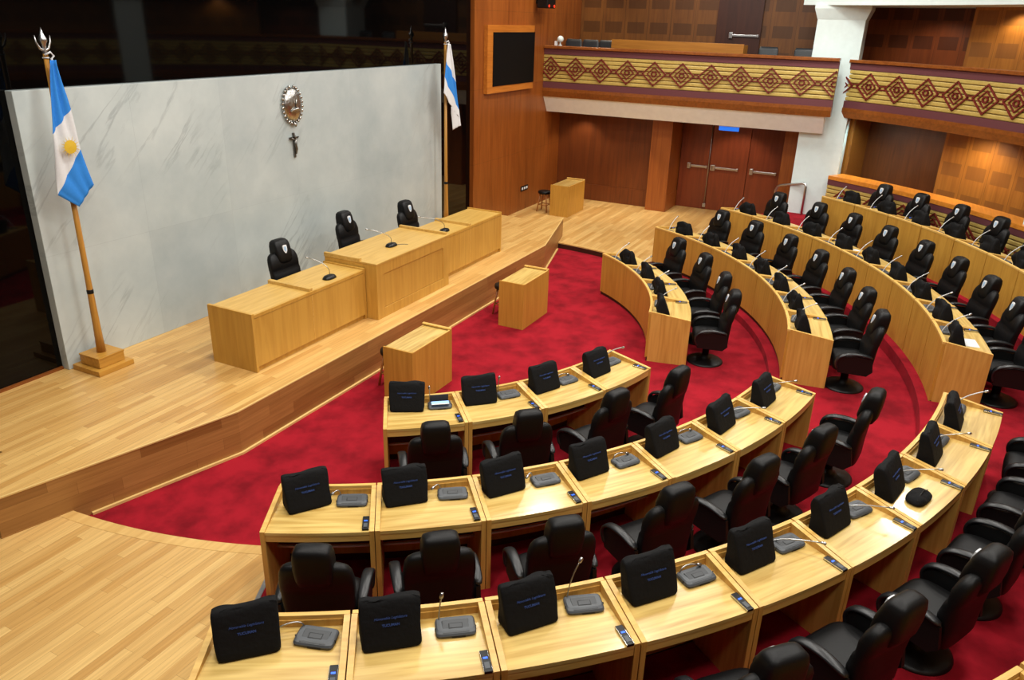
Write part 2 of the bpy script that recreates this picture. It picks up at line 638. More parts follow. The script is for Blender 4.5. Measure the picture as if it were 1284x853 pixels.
# ------------------------------------------------------------------ floors
mb = MB()
mb.sweep(arc(3., -110, 110, 60), rect(3., -3.02, -.2, 0.))
dc = [(0, .3)]
mb.build('floor', M_carpet)['kind'] = 'structure'
for k, (r0, r1) in {2: (6.0, 7.88), 3: (7.88, 9.60), 4: (9.60, 11.35)}.items():
    am = 64.6 if k < 4 else 66
    mb = MB()
    mb.sweep(arc(r0, -am, am, 80), rect(0, r0 - r1, -.2, ZF[k]))
    struct(mb.build('floor_tier', M_carpet), 'red carpeted tier carrying the %s row of desks' % ROWN[k])

def wood_floor(sign):
    """low oak floor beside the well, edge curved round the carpet"""
    mb = MB()
    pts = [p[:2] for p in arc(6.0, 64.6, 96, 24)]
    poly = pts + [(6.62, -.1), (6.0, 1.9), (11.9, 1.9), (11.9, -5.2), (10.6, -5.2)]
    if sign < 0:
        poly = pts + [(6.62, -.1), (6.0, 1.9), (11.9, 1.9), (11.9, -5.64)]
    poly = [(sign * x, y) for x, y in poly]
    mb.prism(poly, -.2, .12)
    o = struct(mb.build('floor_side', M_floor2), 'low oak plank floor beside the red carpet')
    # pale border strip following the curve
    mb = MB()
    path = [(sign * x, y, sign * nx, ny) for x, y, nx, ny in arc(6.0, 64.6, 95, 24)]
    mb.sweep(path, rect(.004, -.12, .10, .1225))
    struct(mb.build('trim_1' if sign > 0 else 'trim_2', M_border))
    mb = MB()
    mb.sweep(path, rect(.012, -.05, 0., .10))
    struct(mb.build('trim_kick', M_kick))
wood_floor(1)
wood_floor(-1)

# metal edging between the wood and the carpeted tier
for sgn, i in ((-1, 3), (1, 4)):
    mb = MB()
    p0, p1 = pol(6.0, sgn * 64.6), pol(8.9, sgn * 64.6)
    d = Vector((p1[0] - p0[0], p1[1] - p0[1])).normalized()
    mb.sweep([(p0[0], p0[1], -d.y, d.x), (p1[0], p1[1], -d.y, d.x)], rect(-.02, .02, .115, .126))
    struct(mb.build('trim_%d' % i, M_steel))

# ------------------------------------------------------------------ dais
half = [(4.2, -.84), (6.6, -.2), (6.68, .55), (6.03, .55), (6.06, 1.9)]
poly = half + [(-x, y) for x, y in half[::-1]]
mb = MB()
mb.prism(poly, -.2, ZD - .02)
dais = struct(mb.build('floor_dais', M_riser), 'raised oak platform in front of the marble wall')
mb = MB()
mb.prism(poly, ZD - .02, ZD)
struct(mb.build('floor_dais_planks', M_floor, dais))
front = [(-6.6, -.2), (-4.2, -.84), (4.2, -.84), (6.6, -.2)]

def offpath(pts):
    out = []
    for i, p in enumerate(pts):
        ns = []
        for a, b in ((i - 1, i), (i, i + 1)):
            if 0 <= a and b < len(pts):
                d = Vector((pts[b][0] - pts[a][0], pts[b][1] - pts[a][1])).normalized()
                ns.append(Vector((d.y, -d.x)))
        nn = sum(ns, Vector((0, 0)))
        nn.normalize()
        nn = nn / max(.3, nn.dot(ns[0]))
        out.append((p[0], p[1], nn.x, nn.y))
    return out
mb = MB()
mb.sweep(offpath(front), rect(-.014, .008, ZD - .014, ZD + .0012))
struct(mb.build('trim_nosing', M_nose, dais))
mb = MB()
mb.sweep(offpath([(-5.83, -.405), (-4.2, -.84), (4.2, -.84), (5.83, -.405)]), rect(-.01, .03, 0., .028))
struct(mb.build('trim_foot', M_nose, dais))

# ------------------------------------------------------------------ walls
mb = MB()
mb.box(-4.42, 4.45, 1.78, 1.93, ZD, 3.91, bev=.006)
struct(mb.build('wall_marble', M_marble), 'white veined marble wall behind the presiding desk')
mb = MB()
mb.box(-14, 5.86, 1.9, 2.1, ZD, 7.6)
for k in (-10.2, -7.4, -4.9, -1.6, 1.2, 4.0):      # butt joints of the glass sheets
    pass
struct(mb.build('wall_black', M_glass), 'polished black wall rising behind the marble')
mb = MB()
mb.box(-6.0, -4.43, 1.87, 1.9, ZD, ZD + .035)
mb.box(4.46, 5.86, 1.87, 1.9, ZD, ZD + .035)
struct(mb.build('baseboard_black', M_rail))
mb = MB()
mb.box(5.86, 12.2, YW, 2.1, 0, 7.6)
struct(mb.build('wall_wood', M_redwood), 'warm mahogany wall to the right of the black wall')

# right wall below the gallery
mb = MB()
mb.box(10.7, 11.0, -1.2, YW, .0, 2.9)
struct(mb.build('wall_right', M_redwood2), 'dark mahogany panelled wall under the side gallery')
mb = MB()
mb.box(10.68, 10.7, -1.0, YW, .12, .56)
struct(mb.build('baseboard_right', M_redwood2))
mb = MB()
mb.box(10.38, 11.5, -1.52, -.98, .12, 2.9, bev=.006)
mb.box(10.405, 11.5, -1.535, -.965, .12, .55, bev=.006)
struct(mb.build('trim_post', M_post), 'mahogany post beside the double doors')
mb = MB()
mb.box(11.42, 11.6, -4.75, -1.5, .12, 2.9)
struct(mb.build('wall_doors', M_doordk))
mb = MB()
mb.box(10.6, 11.6, -4.60, -4.28, .12, 2.9, bev=.006)
struct(mb.build('trim_jamb', M_post), 'mahogany jamb between the doors and the white column')

def push_bar(parent, y0, y1, z, x, origin, mat=M_steel):
    mb = MB()
    mb.box(x - .05, x - .012, y0, y1, z - .028, z + .028, bev=.008)
    mb.box(x - .07, x, y1 - .09, y1, z - .075, z + .075, bev=.01)
    mb.box(x - .06, x, y0, y0 + .05, z - .035, z + .035, bev=.01)
    return mb.build('push_bar', mat, parent, origin)

def leaf(i, y0, y1, bar, z=1.26, X=11.40):
    org = (X, (y0 + y1) / 2, .12)
    o = struct(link('door_%d' % i, None, None, org))
    mb = MB()
    mb.box(X - .03, X + .02, y0, y1, .125, 2.8, bev=.004)
    mb.build('door_leaf', M_door, o, org)
    if bar[0] < bar[1]:
        push_bar(o, bar[0], bar[1], z, X - .03, org)
    return o, org
# y runs from the post (-1.5) towards the white column
d1, o1 = leaf(1, -2.35, -1.54, (-2.30, -1.76))
d2, o2 = leaf(2, -3.34, -2.362, (-3.12, -2.42))
d3, o3 = leaf(3, -4.25, -3.352, (-4.10, -3.42))
mb = MB()
mb.tube([(11.355, -2.33, .2), (11.355, -2.33, 2.7)], .012, 8)
mb.box(11.33, 11.37, -2.37, -2.29, .18, .28, bev=.006)
mb.build('bolt_rod', M_steel, d1, o1)
mb = MB()
mb.box(11.30, 11.37, -2.46, -2.39, 1.19, 1.33, bev=.01)
mb.build('latch', M_steel, d2, o2)

# ------------------------------------------------------------------ white columns
def column(x, y, label, rz=0., hw=.50, hd=.45):
    t = thing('column', label, 'column', (x, y, 0), R(rz))
    mb = MB()
    mb.box(-hd, hd, -hw, hw, 0, 5.26, bev=.012)
    mb.build('shaft', M_white, t)
    mb = MB()
    lo = [(-hd - .004, -hw - .004), (hd + .004, -hw - .004), (hd + .004, hw + .004), (-hd - .004, hw + .004)]
    a = [mb.v(p, q, 4.98) for p, q in lo]
    b = [mb.v(p * 1.16, q * 1.16, 5.2) for p, q in lo]
    c = [mb.v(p * 1.16, q * 1.16, 5.27) for p, q in lo]
    for A, B in ((a, b), (b, c)):
        for k in range(4):
            mb.face([A[k], A[(k + 1) % 4], B[(k + 1) % 4], B[k]])
    mb.face(c)
    mb.face(a[::-1])
    mb.build('capital', M_white, t)
    return t
column(10.4, -5.17, 'white column between the side gallery and the curved gallery')
cc = pol(11.72, 33.9)
column(cc[0], cc[1], 'white column reflected in the black wall behind the flag', -56, .36)

# ------------------------------------------------------------------ gallery fronts with diamond frieze
def diamond_mesh(w=.29, h=.27, b=.028, link_w=.345, cut=0):
    mb = MB()
    def loop(pts, wd, dp):
        n = len(pts)
        for i in range(n):
            p, q = Vector(pts[i]), Vector(pts[(i + 1) % n])
            d = (q - p).normalized()
            nrm = Vector((-d.y, d.x)) * wd / 2
            e = d * wd * .35
            quad = [p - nrm - e, q - nrm + e, q + nrm + e, p + nrm - e]
            lo = [mb.v(v.x, 0, v.y) for v in quad]
            hi = [mb.v(v.x, dp, v.y) for v in quad]
            mb.face(hi)
            for k in range(4):
                mb.face([lo[k], lo[(k + 1) % 4], hi[(k + 1) % 4], hi[k]])
    loop([(-w, 0), (0, -h), (w, 0), (0, h)], b, .03)
    loop([(-w * .58, 0), (0, -h * .58), (w * .58, 0), (0, h * .58)], b * .8, .026)
    loop([(.062 * math.cos(R(60 * k)), .058 * math.sin(R(60 * k))) for k in range(6)], b, .03)
    for s in (-1, 1):
        mb.box(min(s * w, s * link_w), max(s * w, s * link_w), 0, .022, -.045, -.025)
        mb.box(min(s * w, s * link_w), max(s * w, s * link_w), 0, .022, .025, .045)
    if cut:
        bmesh.ops.bisect_plane(mb.bm, geom=mb.bm.verts[:] + mb.bm.edges[:] + mb.bm.faces[:], plane_co=(.15 if cut > 0 else -.03, 0, 0), plane_no=(cut, 0, 0), clear_outer=True)
    return mb.mesh('diamond', M_diamond)
DIA = diamond_mesh()
DIA_TAIL = diamond_mesh(cut=-1)
DIA_HEAD = diamond_mesh(cut=1)

def gallery_front(name, label, path, zt, org, posts, scale=1., base=True, ledge=None, head=None, tail=None):
    """path normals face the hall; zt is the top of the rail"""
    t = thing(name, label, 'balcony front', org)
    z = lambda v: zt - v * scale
    mb = MB()
    mb.sweep(path, [(.05, z(.07)), (.07, z(.06)), (.07, z(.01)), (.06, z(0)), (-.2, z(0)), (-.2, z(.07))] if ledge is None else rect(.03, -ledge, z(.085), z(0)))
    mb.build('top_rail', M_rail if ledge is None else M_ledge, t, org)
    mb = MB()
    mb.sweep(path, rect(.02, -.12, z(.21), z(.07)))
    mb.build('upper_band', M_maroon, t, org)
    mb = MB()
    mb.sweep(path, rect(-.02, -.12, z(.88), z(.21)), 1)
    for k in range(7):
        zc = z(.21 + .67 * (k + .5) / 7)
        hh = .0425 * scale
        mb.sweep(path, [(-.03, zc - hh), (.004, zc - hh * .94), (.012, zc - hh * .6), (.012, zc + hh * .6), (.004, zc + hh * .94), (-.03, zc + hh)], 0, smooth=False)
    mb.build('slat_panel', [M_cream, M_backing], t, org)
    mb = MB()
    mb.sweep(path, rect(.02, -.12, z(1.03), z(.88)))
    mb.build('lower_band', M_maroon, t, org)
    if base:
        mb = MB()
        mb.sweep(path, [(.03, z(1.03)), (.03, z(1.11)), (-.01, z(1.25)), (-.2, z(1.25)), (-.2, z(1.03))])
        mb.build('base_rail', M_rail, t, org)
    for (x, y, nx, ny), me in [(p, DIA) for p in posts] + ([(tail, DIA_TAIL)] if tail else []) + ([(head, DIA_HEAD)] if head else []):
        o = link('diamond', me, t, (x + nx * .016 - org[0], y + ny * .016 - org[1], z(.545) - org[2]))
        o.rotation_euler = (0, 0, math.atan2(-nx, ny))
        o.scale = (1, 1, scale)
    return t

side = [(9.5, YW - .005, -1, 0), (9.5, -5.33, -1, 0)]
gallery_front('side_gallery_front', 'straight gallery front above the double doors with diamond frieze', side, 4.195, (9.5, -1.8, 2.94),
              [(9.5, 1.59 - .689 * k, -1, 0) for k in range(10)], tail=(9.5, 1.59 - 6.89, -1, 0))
G0, G1 = 61.0, -24.
gallery_front('curved_gallery_front', 'curved upper gallery front right of the white column with diamond frieze', arc(11.4, G0, G1, 60), 4.17, pol(11.4, 40, 2.92),
              [arc(11.4, 58.2 - 3.53 * k, 0, 1)[0] for k in range(12)], head=arc(11.4, 61.73, 0, 1)[0])
gallery_front('tier_rail', 'low curved rail behind the top row of chairs with amber ledge', arc(11.2, 60.5, 8, 50), 1.63, pol(11.2, 40, .62),
              [arc(11.2, 58.2 - 4.12 * k, 0, 1)[0] for k in range(11)], scale=.98, base=False, ledge=.5)

# soffits and slabs of the galleries
mb = MB()
mb.sweep([(9.5, YW, -1, 0), (9.5, -5.2, -1, 0)], [(-.04, 2.945), (-.30, 2.54), (-.62, 2.54), (-.62, 2.945)])
struct(mb.build('trim_soffit', M_soffit), 'white sloping soffit under the side gallery')
mb = MB()
mb.box(10.1, 12.2, -5.0, YW, 2.62, 2.94)
mb.box(9.62, 12.2, -5.0, YW, 2.94, 3.08)
struct(mb.build('ceiling_side', M_ceil))
mb = MB()
mb.sweep(arc(11.45, 62, G1, 50), rect(-.12, -2.6, 2.94, 3.1))
struct(mb.build('ceiling_lower', M_ceil))
mb = MB()
mb.sweep(arc(11.0, 67, G1, 50), rect(0, -3.2, 5.27, 5.6))
struct(mb.build('ceiling_upper', M_white), 'white ceiling edge over the curved gallery')
mb = MB()
mb.sweep(arc(11.35, 61, 8, 50), rect(-.3, -2.2, .62, .95))
struct(mb.build('floor_back', M_carpet))

# walls behind the curved gallery: amber wall, and a set-back niche between 51 and 62 degrees
for z0, z1, m_n, m_w, nm in ((.62, 2.94, M_dkpan, M_perf3, 'lower'), (3.1, 5.3, M_perf2, M_perf1, 'upper')):
    mb = MB()
    mb.sweep(arc(12.3, 51.2, G1, 50), rect(0, -.9, z0, z1))
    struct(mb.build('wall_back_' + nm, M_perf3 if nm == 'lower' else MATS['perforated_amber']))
    mb = MB()
    mb.sweep(arc(12.95, 70, 50.8, 14), rect(0, -.2, z0, z1))
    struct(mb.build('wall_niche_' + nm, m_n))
    if nm == 'lower':
        mb = MB()
        mb.sweep(arc(12.3, 68, 61.9, 6), rect(0, -.64, z0, z1))
        struct(mb.build('wall_strip', M_perf3))

# side gallery: back wall, door, counter, chairs
mb = MB()
mb.sweep([(11.85, YW, -1, 0), (11.85, -5.6, -1, 0)], rect(0, -.2, 3.08, 7.6))
struct(mb.build('wall_gallery', M_perf1), 'perforated wood wall behind the side gallery')
og = (11.84, -2.55, 3.08)
d4 = struct(link('door_4', None, None, og))
mb = MB()
mb.box(11.79, 11.845, -3.13, -2.0, 3.08, 5.6, bev=.004)
mb.build('door_leaf', M_doordk, d4, og)
push_bar(d4, -3.10, -2.35, 4.56, 11.79, og)
t = thing('gallery_counter', 'long plain wood counter behind the side gallery rail', 'counter', (10.3, -1.4, 3.08))
mb = MB()
mb.box(10.2, 10.24, -3.08, .25, 3.082, 4.39, bev=.004)
mb.box(10.24, 10.7, -3.08, -3.04, 3.082, 4.36, bev=.004)
mb.box(10.24, 10.7, .21, .25, 3.082, 4.36, bev=.004)
mb.build('front_panel', M_counter, t, (10.3, -1.4, 3.08))
mb = MB()
mb.box(10.24, 10.75, -3.08, .25, 4.1, 4.14, bev=.004)
mb.build('worktop', M_counter, t, (10.3, -1.4, 3.08))

def gallery_chair(label, x, y, first=[None]):
    if first[0] is None:
        t = thing('gallery_chair', label, 'chair', (x, y, 3.08), group='chairs in the side gallery')
        mb = MB()
        mb.loft([(.02, 0, .42, .2, .2, 4), (.02, 0, .44, .225, .23, 4), (.02, 0, .48, .22, .22, 4)], 20)
        mb.build('seat', M_slate, t)
        mb = MB()
        mb.loft([(.22, 0, .60, .02, .2, 3), (.235, 0, .64, .03, .23, 3), (.27, 0, 1.2, .03, .23, 3), (.28, 0, 1.27, .015, .2, 3)], 20)
        mb.build('backrest', M_slate, t)
        for sx in (-.17, .2):
            for sy in (-.19, .19):
                mb = MB()
                mb.tube([(sx, sy, 0), (sx, sy, .43)], .012)
                mb.build('leg', M_steel, t)
        for sy in (-.14, .14):
            mb = MB()
            mb.tube([(.2, sy, .43), (.23, sy, .7)], .012)
            mb.build('support', M_steel, t)
        first[0] = t
    else:
        dup(first[0], (x, y, 3.08), 0, label)
gallery_chair('dark slate chair back showing over the gallery rail, nearest the mahogany wall', 10.28, 1.43)
gallery_chair('dark slate chair back over the gallery rail, second from the mahogany wall', 10.28, .955)
gallery_chair('dark slate chair back over the gallery rail, touching the counter end', 10.28, .49)
gallery_chair('dark slate chair back over the gallery rail below the door push bar', 10.28, -3.60)
gallery_chair('dark slate chair back over the gallery rail beside the white column', 10.28, -4.42)

t = thing('dome_camera', 'small white round camera on the gallery rail by the mahogany wall', 'camera', (9.62, 1.42, 4.195))
mb = MB()
mb.lathe([(.05, 0), (.05, .02), (.015, .03), (.015, .10)], 16)
mb.build('stand', M_white, t)
mb = MB()
mb.lathe([(.02, .08), (.07, .11), (.085, .16), (.06, .22), (.01, .24)], 16)
mb.build('dome', M_white, t)
mb = MB()
mb.box(-.05, .05, .08, .14, 0, .11, bev=.01)
mb.build('power_unit', M_shield, t)

# exit sign, sensor, speaker, outlet
t = thing('exit_sign', 'small lit blue sign under the white soffit above the doors', 'sign', (9.98, -3.03, 2.41))
mb = MB()
mb.box(-.03, .03, -.24, .24, 0, .12, bev=.008)
mb.build('lit_face', M_exit, t)
mb = MB()
mb.box(-.035, .035, -.25, .25, .1, .125, bev=.004)
mb.build('housing', M_steel, t)
t = thing('wall_sensor', 'tiny black sensor at the top of the jamb beside the column', 'sensor', (10.55, -4.72, 2.32))
mb = MB()
mb.lathe([(.02, 0), (.06, .03), (.07, .09), (.05, .13)], 14)
mb.build('dome', M_black, t)
mb = MB()
mb.box(-.03, .06, -.03, .03, .12, .22)
mb.build('bracket', M_black, t)

t = thing('loudspeaker', 'black box with two red lights mounted high on the mahogany wall', 'speaker', (8.95, 1.6, 5.06))
mb = MB()
mb.box(-.24, .24, -.2, .08, 0, .34, bev=.02)
mb.build('cabinet', M_black, t)
for sx in (-.15, .15):
    mb = MB()
    mb.lathe([(.03, 0), (.03, .012)], 12)
    o = mb.build('indicator', M_redled, t, loc=(sx, -.2, .05))
    o.rotation_euler = (R(90), 0, 0)
mb = MB()
mb.box(-.06, .06, .07, .2, .1, .24)
mb.build('bracket', M_black, t)

t = thing('wall_outlet', 'black outlet plate with three white sockets low on the mahogany wall', 'outlet', (8.57, YW, .64))
mb = MB()
mb.box(-.21, .21, -.015, 0, -.02, .11, bev=.004)
mb.build('plate', M_black, t)
for k in (-.13, 0, .13):
    mb = MB()
    mb.box(k - .035, k + .035, -.024, -.012, .015, .075, bev=.006)
    mb.build('socket', M_paper, t)

t = thing('wall_screen', 'square black screen in a wood frame on the mahogany wall', 'screen', (7.6, YW, 3.2))
x0, x1, z0, z1 = 6.30, 8.70, 3.20, 4.66
xi0, xi1, zi0, zi1 = 6.56, 8.70, 3.35, 4.51
mb = MB()
O = [(x0, z0), (x1, z0), (x1, z1), (x0, z1)]
I = [(xi0, zi0), (xi1, zi0), (xi1, zi1), (xi0, zi1)]
ov0 = [mb.v(x, YW, z) for x, z in O]
ov = [mb.v(x, YW - .09, z) for x, z in O]
iv = [mb.v(x, YW - .085, z) for x, z in I]
iv2 = [mb.v(x, YW - .0, z) for x, z in I]
for k in range(4):
    j = (k + 1) % 4
    mb.face([ov[k], ov[j], iv[j], iv[k]])
    mb.face([ov0[k], ov0[j], ov[j], ov[k]])
    mb.face([iv[k], iv[j], iv2[j], iv2[k]])
mb.build('frame', M_frame, t, (7.6, YW, 3.2))
mb = MB()
mb.box(xi0, xi1, YW - .10, YW - .005, zi0, zi1)
mb.build('display', M_screen, t, (7.6, YW, 3.2))

# ------------------------------------------------------------------ crest and crucifix on the marble
t = thing('crest', 'oval silver crest with a beaded wreath on the marble wall', 'crest', (-.035, 1.78, 3.44))
mb = MB()
n = 40
rings = []
for k, (s, d) in enumerate(((1., 0.), (1., -.03), (.93, -.05), (.8, -.075), (.5, -.095), (.2, -.1))):
    rings.append([mb.v(.20 * s * math.cos(2 * math.pi * i / n), d, .265 * s * math.sin(2 * math.pi * i / n)) for i in range(n)])
for A, B in zip(rings, rings[1:]):
    for i in range(n):
        mb.face([A[i], A[(i + 1) % n], B[(i + 1) % n], B[i]], 0, True)
mb.face(rings[-1], 0, True)
mb.build('shield', M_silver, t)
mb = MB()
for k in range(26):
    a = 2 * math.pi * k / 26 + .12
    if abs(a - math.pi / 2) < .2:
        continue
    c = (.225 * math.cos(a), -.03, .285 * math.sin(a))
    mb.lathe([(.004, -.024), (.018, -.016), (.024, 0), (.018, .016), (.004, .024)], 8, 0, c)
mb.build('wreath', M_silver, t)
mb = MB()
mb.tube([(-.12, -.10, -.09), (-.06, -.115, -.065), (0, -.12, -.055), (.06, -.115, -.065), (.12, -.10, -.09)], [.012, .02, .024, .02, .012], 8)
mb.tube([(0, -.11, -.06), (0, -.115, .10)], .009, 8)
mb.build('clasped_hands', M_silver, t)
mb = MB()
mb.tube([(-.03, -.05, -.27), (0, -.06, -.31), (.03, -.05, -.27)], [.02, .03, .02], 8)
mb.build('ribbon', M_silver, t)

t = thing('crucifix', 'small pewter crucifix below the oval crest on the marble wall', 'crucifix', (-.05, 1.78, 2.82))
mb = MB()
mb.box(-.018, .018, -.03, 0, -.20, .19, bev=.004)
mb.box(-.10, .10, -.03, 0, .095, .125, bev=.004)
mb.build('cross', M_pewter, t)
mb = MB()
mb.tube([(0, -.045, -.14), (.012, -.055, -.06), (0, -.05, .0), (0, -.052, .08)], [.012, .02, .02, .026], 8)
mb.tube([(-.09, -.04, .125), (-.03, -.05, .09), (0, -.05, .08), (.03, -.05, .09), (.09, -.04, .125)], [.007, .011, .014, .011, .007], 8)
mb.lathe([(.004, -.024), (.018, -.015), (.022, 0), (.018, .015), (.004, .024)], 10, 0, (0, -.055, .125))
mb.build('figure', M_pewter, t)

# ------------------------------------------------------------------ flags
def flag(name, label, x, y, poleh, strips, mats, ribbon_z, extra=None, fin='crescent', sq=.5):
    t = thing(name, label, 'flag', (x, y, ZD))
    mb = MB()
    mb.box(-sq / 2, sq / 2, -sq / 2, sq / 2, 0, .07, bev=.008)
    mb.box(-sq * .36, sq * .36, -sq * .36, sq * .36, .07, .20, bev=.01)
    mb.box(-sq * .37, sq * .37, -sq * .37, sq * .37, .19, .21, bev=.006)
    mb.build('base', M_base, t)
    mb = MB()
    mb.lathe([(.055, .2), (.045, .5), (.034, 1.2), (.026, poleh)], 16)
    mb.build('pole', M_pole, t)
    mb = MB()
    mb.lathe([(.036, .98), (.04, .99), (.04, 1.03), (.036, 1.04)], 14)
    mb.build('collar', M_shell, t)
    mb = MB()
    if fin == 'crescent':
        mb.lathe([(.022, poleh - .02), (.03, poleh), (.02, poleh + .04), (.026, poleh + .09), (.042, poleh + .12), (.044, poleh + .14), (.026, poleh + .18), (.016, poleh + .21), (.003, poleh + .26)], 14)
        mb.tube([(-.088, 0, poleh + .18), (-.082, 0, poleh + .11), (-.05, 0, poleh + .045), (0, 0, poleh + .015), (.05, 0, poleh + .045), (.082, 0, poleh + .11), (.088, 0, poleh + .18)], [.005, .010, .014, .016, .014, .010, .005], 8)
    else:
        mb.lathe([(.024, poleh - .02), (.03, poleh), (.022, poleh + .03), (.05, poleh + .07), (.052, poleh + .12), (.025, poleh + .16), (.02, poleh + .20), (.003, poleh + .26)], 14)
    mb.build('finial', M_steel, t)
    # cloth hanging in folds in front of the pole
    mb = MB()
    ns, nr = 16, 14
    prev = None
    for si, (A, B, mi) in enumerate(strips):
        rows = []
        for j in range(nr + 1):
            q = j / nr
            la = Vector(A[0]).lerp(Vector(B[0]), q)
            ra = Vector(A[1]).lerp(Vector(B[1]), q)
            row = []
            for i in range(ns + 1):
                p = la.lerp(ra, i / ns)
                wv = .035 * math.sin(i / ns * 7.5 + p.y * 1.2) + .02 * math.sin(p.y * 5 + i * .3)
                row.append((p.x - x, -.085 - abs(wv) * .8 - .02 * i / ns, p.y - ZD))
            rows.append(row)
        vs = [[mb.v(*p) for p in row] for row in rows]
        for j in range(nr):
            for i in range(ns):
                mb.face([vs[j][i], vs[j][i + 1], vs[j + 1][i + 1], vs[j + 1][i]], mi, True)
    bmesh.ops.remove_doubles(mb.bm, verts=mb.bm.verts[:], dist=.0008)
    cloth = mb.build('cloth', mats, t)
    md = cloth.modifiers.new('thick', 'SOLIDIFY')
    md.thickness = .006
    mb = MB()
    zz = ribbon_z - ZD
    mb.tube([(-.03, -.03, zz + .03), (.02, -.06, zz + .06), (.06, -.05, zz + .02), (.02, -.06, zz - .01), (.05, -.06, zz - .08)], .012, 6)
    mb.tube([(-.035, 0, zz), (0, -.04, zz), (.035, 0, zz), (0, .04, zz), (-.035, 0, zz)], .008, 6)
    mb.build('tie', M_fwhite, t)
    if extra:
        ex, ez, r = extra
        mb = MB()
        cy0 = -.175
        n = 24
        c0 = mb.v(ex - x, cy0 - .006, ez - ZD)
        ring = [mb.v(ex - x + r * math.cos(2 * math.pi * k / n), cy0, ez - ZD + r * math.sin(2 * math.pi * k / n)) for k in range(n)]
        for k in range(n):
            mb.face([c0, ring[k], ring[(k + 1) % n]], 0)
        for k in range(16):
            a = 2 * math.pi * k / 16
            L = r * (1.75 if k % 2 else 1.55)
            p = [(r * .9, -.07), (r * .9, .07), (L, 0)]
            mb.face([mb.v(ex - x + q * math.cos(a + w), cy0 - .001, ez - ZD + q * math.sin(a + w)) for q, w in p], 0)
        mb.build('sun', M_sun, cloth)
    return t

flag('flag', 'blue and white flag with a golden sun, on a pole at the left marble end', -4.13, 1.51, 3.76,
     [(((-4.15, 4.24), (-4.10, 4.24)), ((-4.30, 3.47), (-4.04, 3.72)), 0),
      (((-4.30, 3.47), (-4.04, 3.72)), ((-4.36, 2.80), (-4.00, 3.27)), 1),
      (((-4.36, 2.80), (-4.00, 3.27)), ((-4.12, 2.62), (-3.92, 2.85)), 0)],
     [M_fblue, M_fwhite], 4.26, (-4.155, 3.32, .075), 'crescent')
flag('flag', 'white flag with one blue band, on a pole at the right marble end', 4.17, 1.5, 3.80,
     [(((4.10, 4.32), (4.17, 4.30)), ((4.04, 3.98), (4.34, 3.58)), 1),
      (((4.04, 3.98), (4.34, 3.58)), ((3.95, 3.69), (4.50, 3.02)), 0),
      (((3.95, 3.69), (4.50, 3.02)), ((3.90, 3.40), (4.52, 2.86)), 1),
      (((4.22, 3.121), (4.52, 2.86)), ((4.29, 2.64), (4.54, 2.71)), 1)],
     [M_fblue, M_fwhite], 4.3, None, 'spear')

# ------------------------------------------------------------------ presiding desk on the dais
def pres_side(label, x0, x1, end):
    """lower desk wing; end = side with the free end panel"""
    org = ((x0 + x1) / 2, .08, ZD)
    t = thing('presiding_desk', label, 'desk', org, group='presiding desk on the dais')
    z0, z1 = ZD, 1.33
    y0, y1 = -.29, .46
    xm = -2.2 if x0 < 0 else 2.1
    mb = MB()
    mb.box(x0 + .041, x1 - .041, y0 + .001, y0 + .03, z0 + .07, z1 - .06, bev=.003)
    mb.box(x0 + .041, x1 - .041, y0 - .003, y0 + .03, z1 - .055, z1 - .01, bev=.003)
    mb.build('front_panel', M_pres, t, org)
    mb = MB()
    mb.box(x0 + .042, x1 - .042, y0 + .035, y0 + .06, z0, z0 + .08)
    mb.build('plinth', M_pres, t, org)
    mb = MB()
    mb.box(x0 + .041, x1 - .041, y0 + .032, y1 - .02, z1 - .05, z1 - .012, bev=.003)
    mb.build('worktop', M_prestop, t, org)
    for xx in (x0, x1 - .04):
        mb = MB()
        mb.box(xx, xx + .04, y0, y1, z0, z1 + .008, bev=.003)
        mb.build('end_panel', M_pres, t, org)
    mb = MB()
    mb.box(xm - .03, xm + .03, y0 + .01, y1, z1 - .03, z1 + .032, bev=.004)
    mb.build('divider_strip', M_prestop, t, org)
    mb = MB()
    mb.box(xm - .004, xm + .004, y0 - .002, y0 + .004, z0 + .07, z1 - .06)
    mb.build('joint', M_rim, t, org)
    mb = MB()
    mb.box(x0 + .042, x1 - .042, y0 + .031, y0 + .05, z0 + .085, z1 - .06)
    mb.build('modesty_panel', M_side, t, org)
    return t
pres_side('low left wing of the presiding desk, nearest the flag with the sun', -3.31, -1.02, -1)
pres_side('low right wing of the presiding desk, toward the mahogany wall', 1.02, 3.31, 1)
org = (0, 0, ZD)
t = thing('presiding_desk', 'taller middle unit of the presiding desk with a framed front panel', 'desk', org, group='presiding desk on the dais')
z1 = 1.425
y0 = -.49
mb = MB()
mb.box(-1.01, -.84, y0, y0 + .04, ZD, z1 - .02, bev=.003)
mb.box(.84, 1.01, y0, y0 + .04, ZD, z1 - .02, bev=.003)
mb.box(-.84, .84, y0, y0 + .04, z1 - .19, z1 - .02, bev=.003)
mb.box(-.84, .84, y0, y0 + .04, ZD, ZD + .15, bev=.003)
mb.build('front_frame', M_pres, t, org)
mb = MB()
mb.box(-.835, .835, y0 + .012, y0 + .035, ZD + .155, z1 - .195, bev=.006)
mb.build('inset_panel', M_prestop if False else M_pres, t, org)
for s in (-1, 1):
    mb = MB()
    mb.box(min(s * 1.009, s * .97), max(s * 1.009, s * .97), y0 + .041, .47, ZD, z1 - .026, bev=.003)
    mb.build('end_panel', M_pres, t, org)
mb = MB()
mb.box(-1.015, 1.015, y0 - .005, .475, z1 - .025, z1, bev=.004)
mb.build('worktop', M_prestop, t, org)
for s in (-1, 1):
    mb = MB()
    mb.box(min(s * 1.015, s * .965), max(s * 1.015, s * .965), y0 + .03 if s > 0 else y0 + .3, .475, z1, z1 + .04, bev=.004)
    mb.build('divider_strip', M_prestop, t, org)

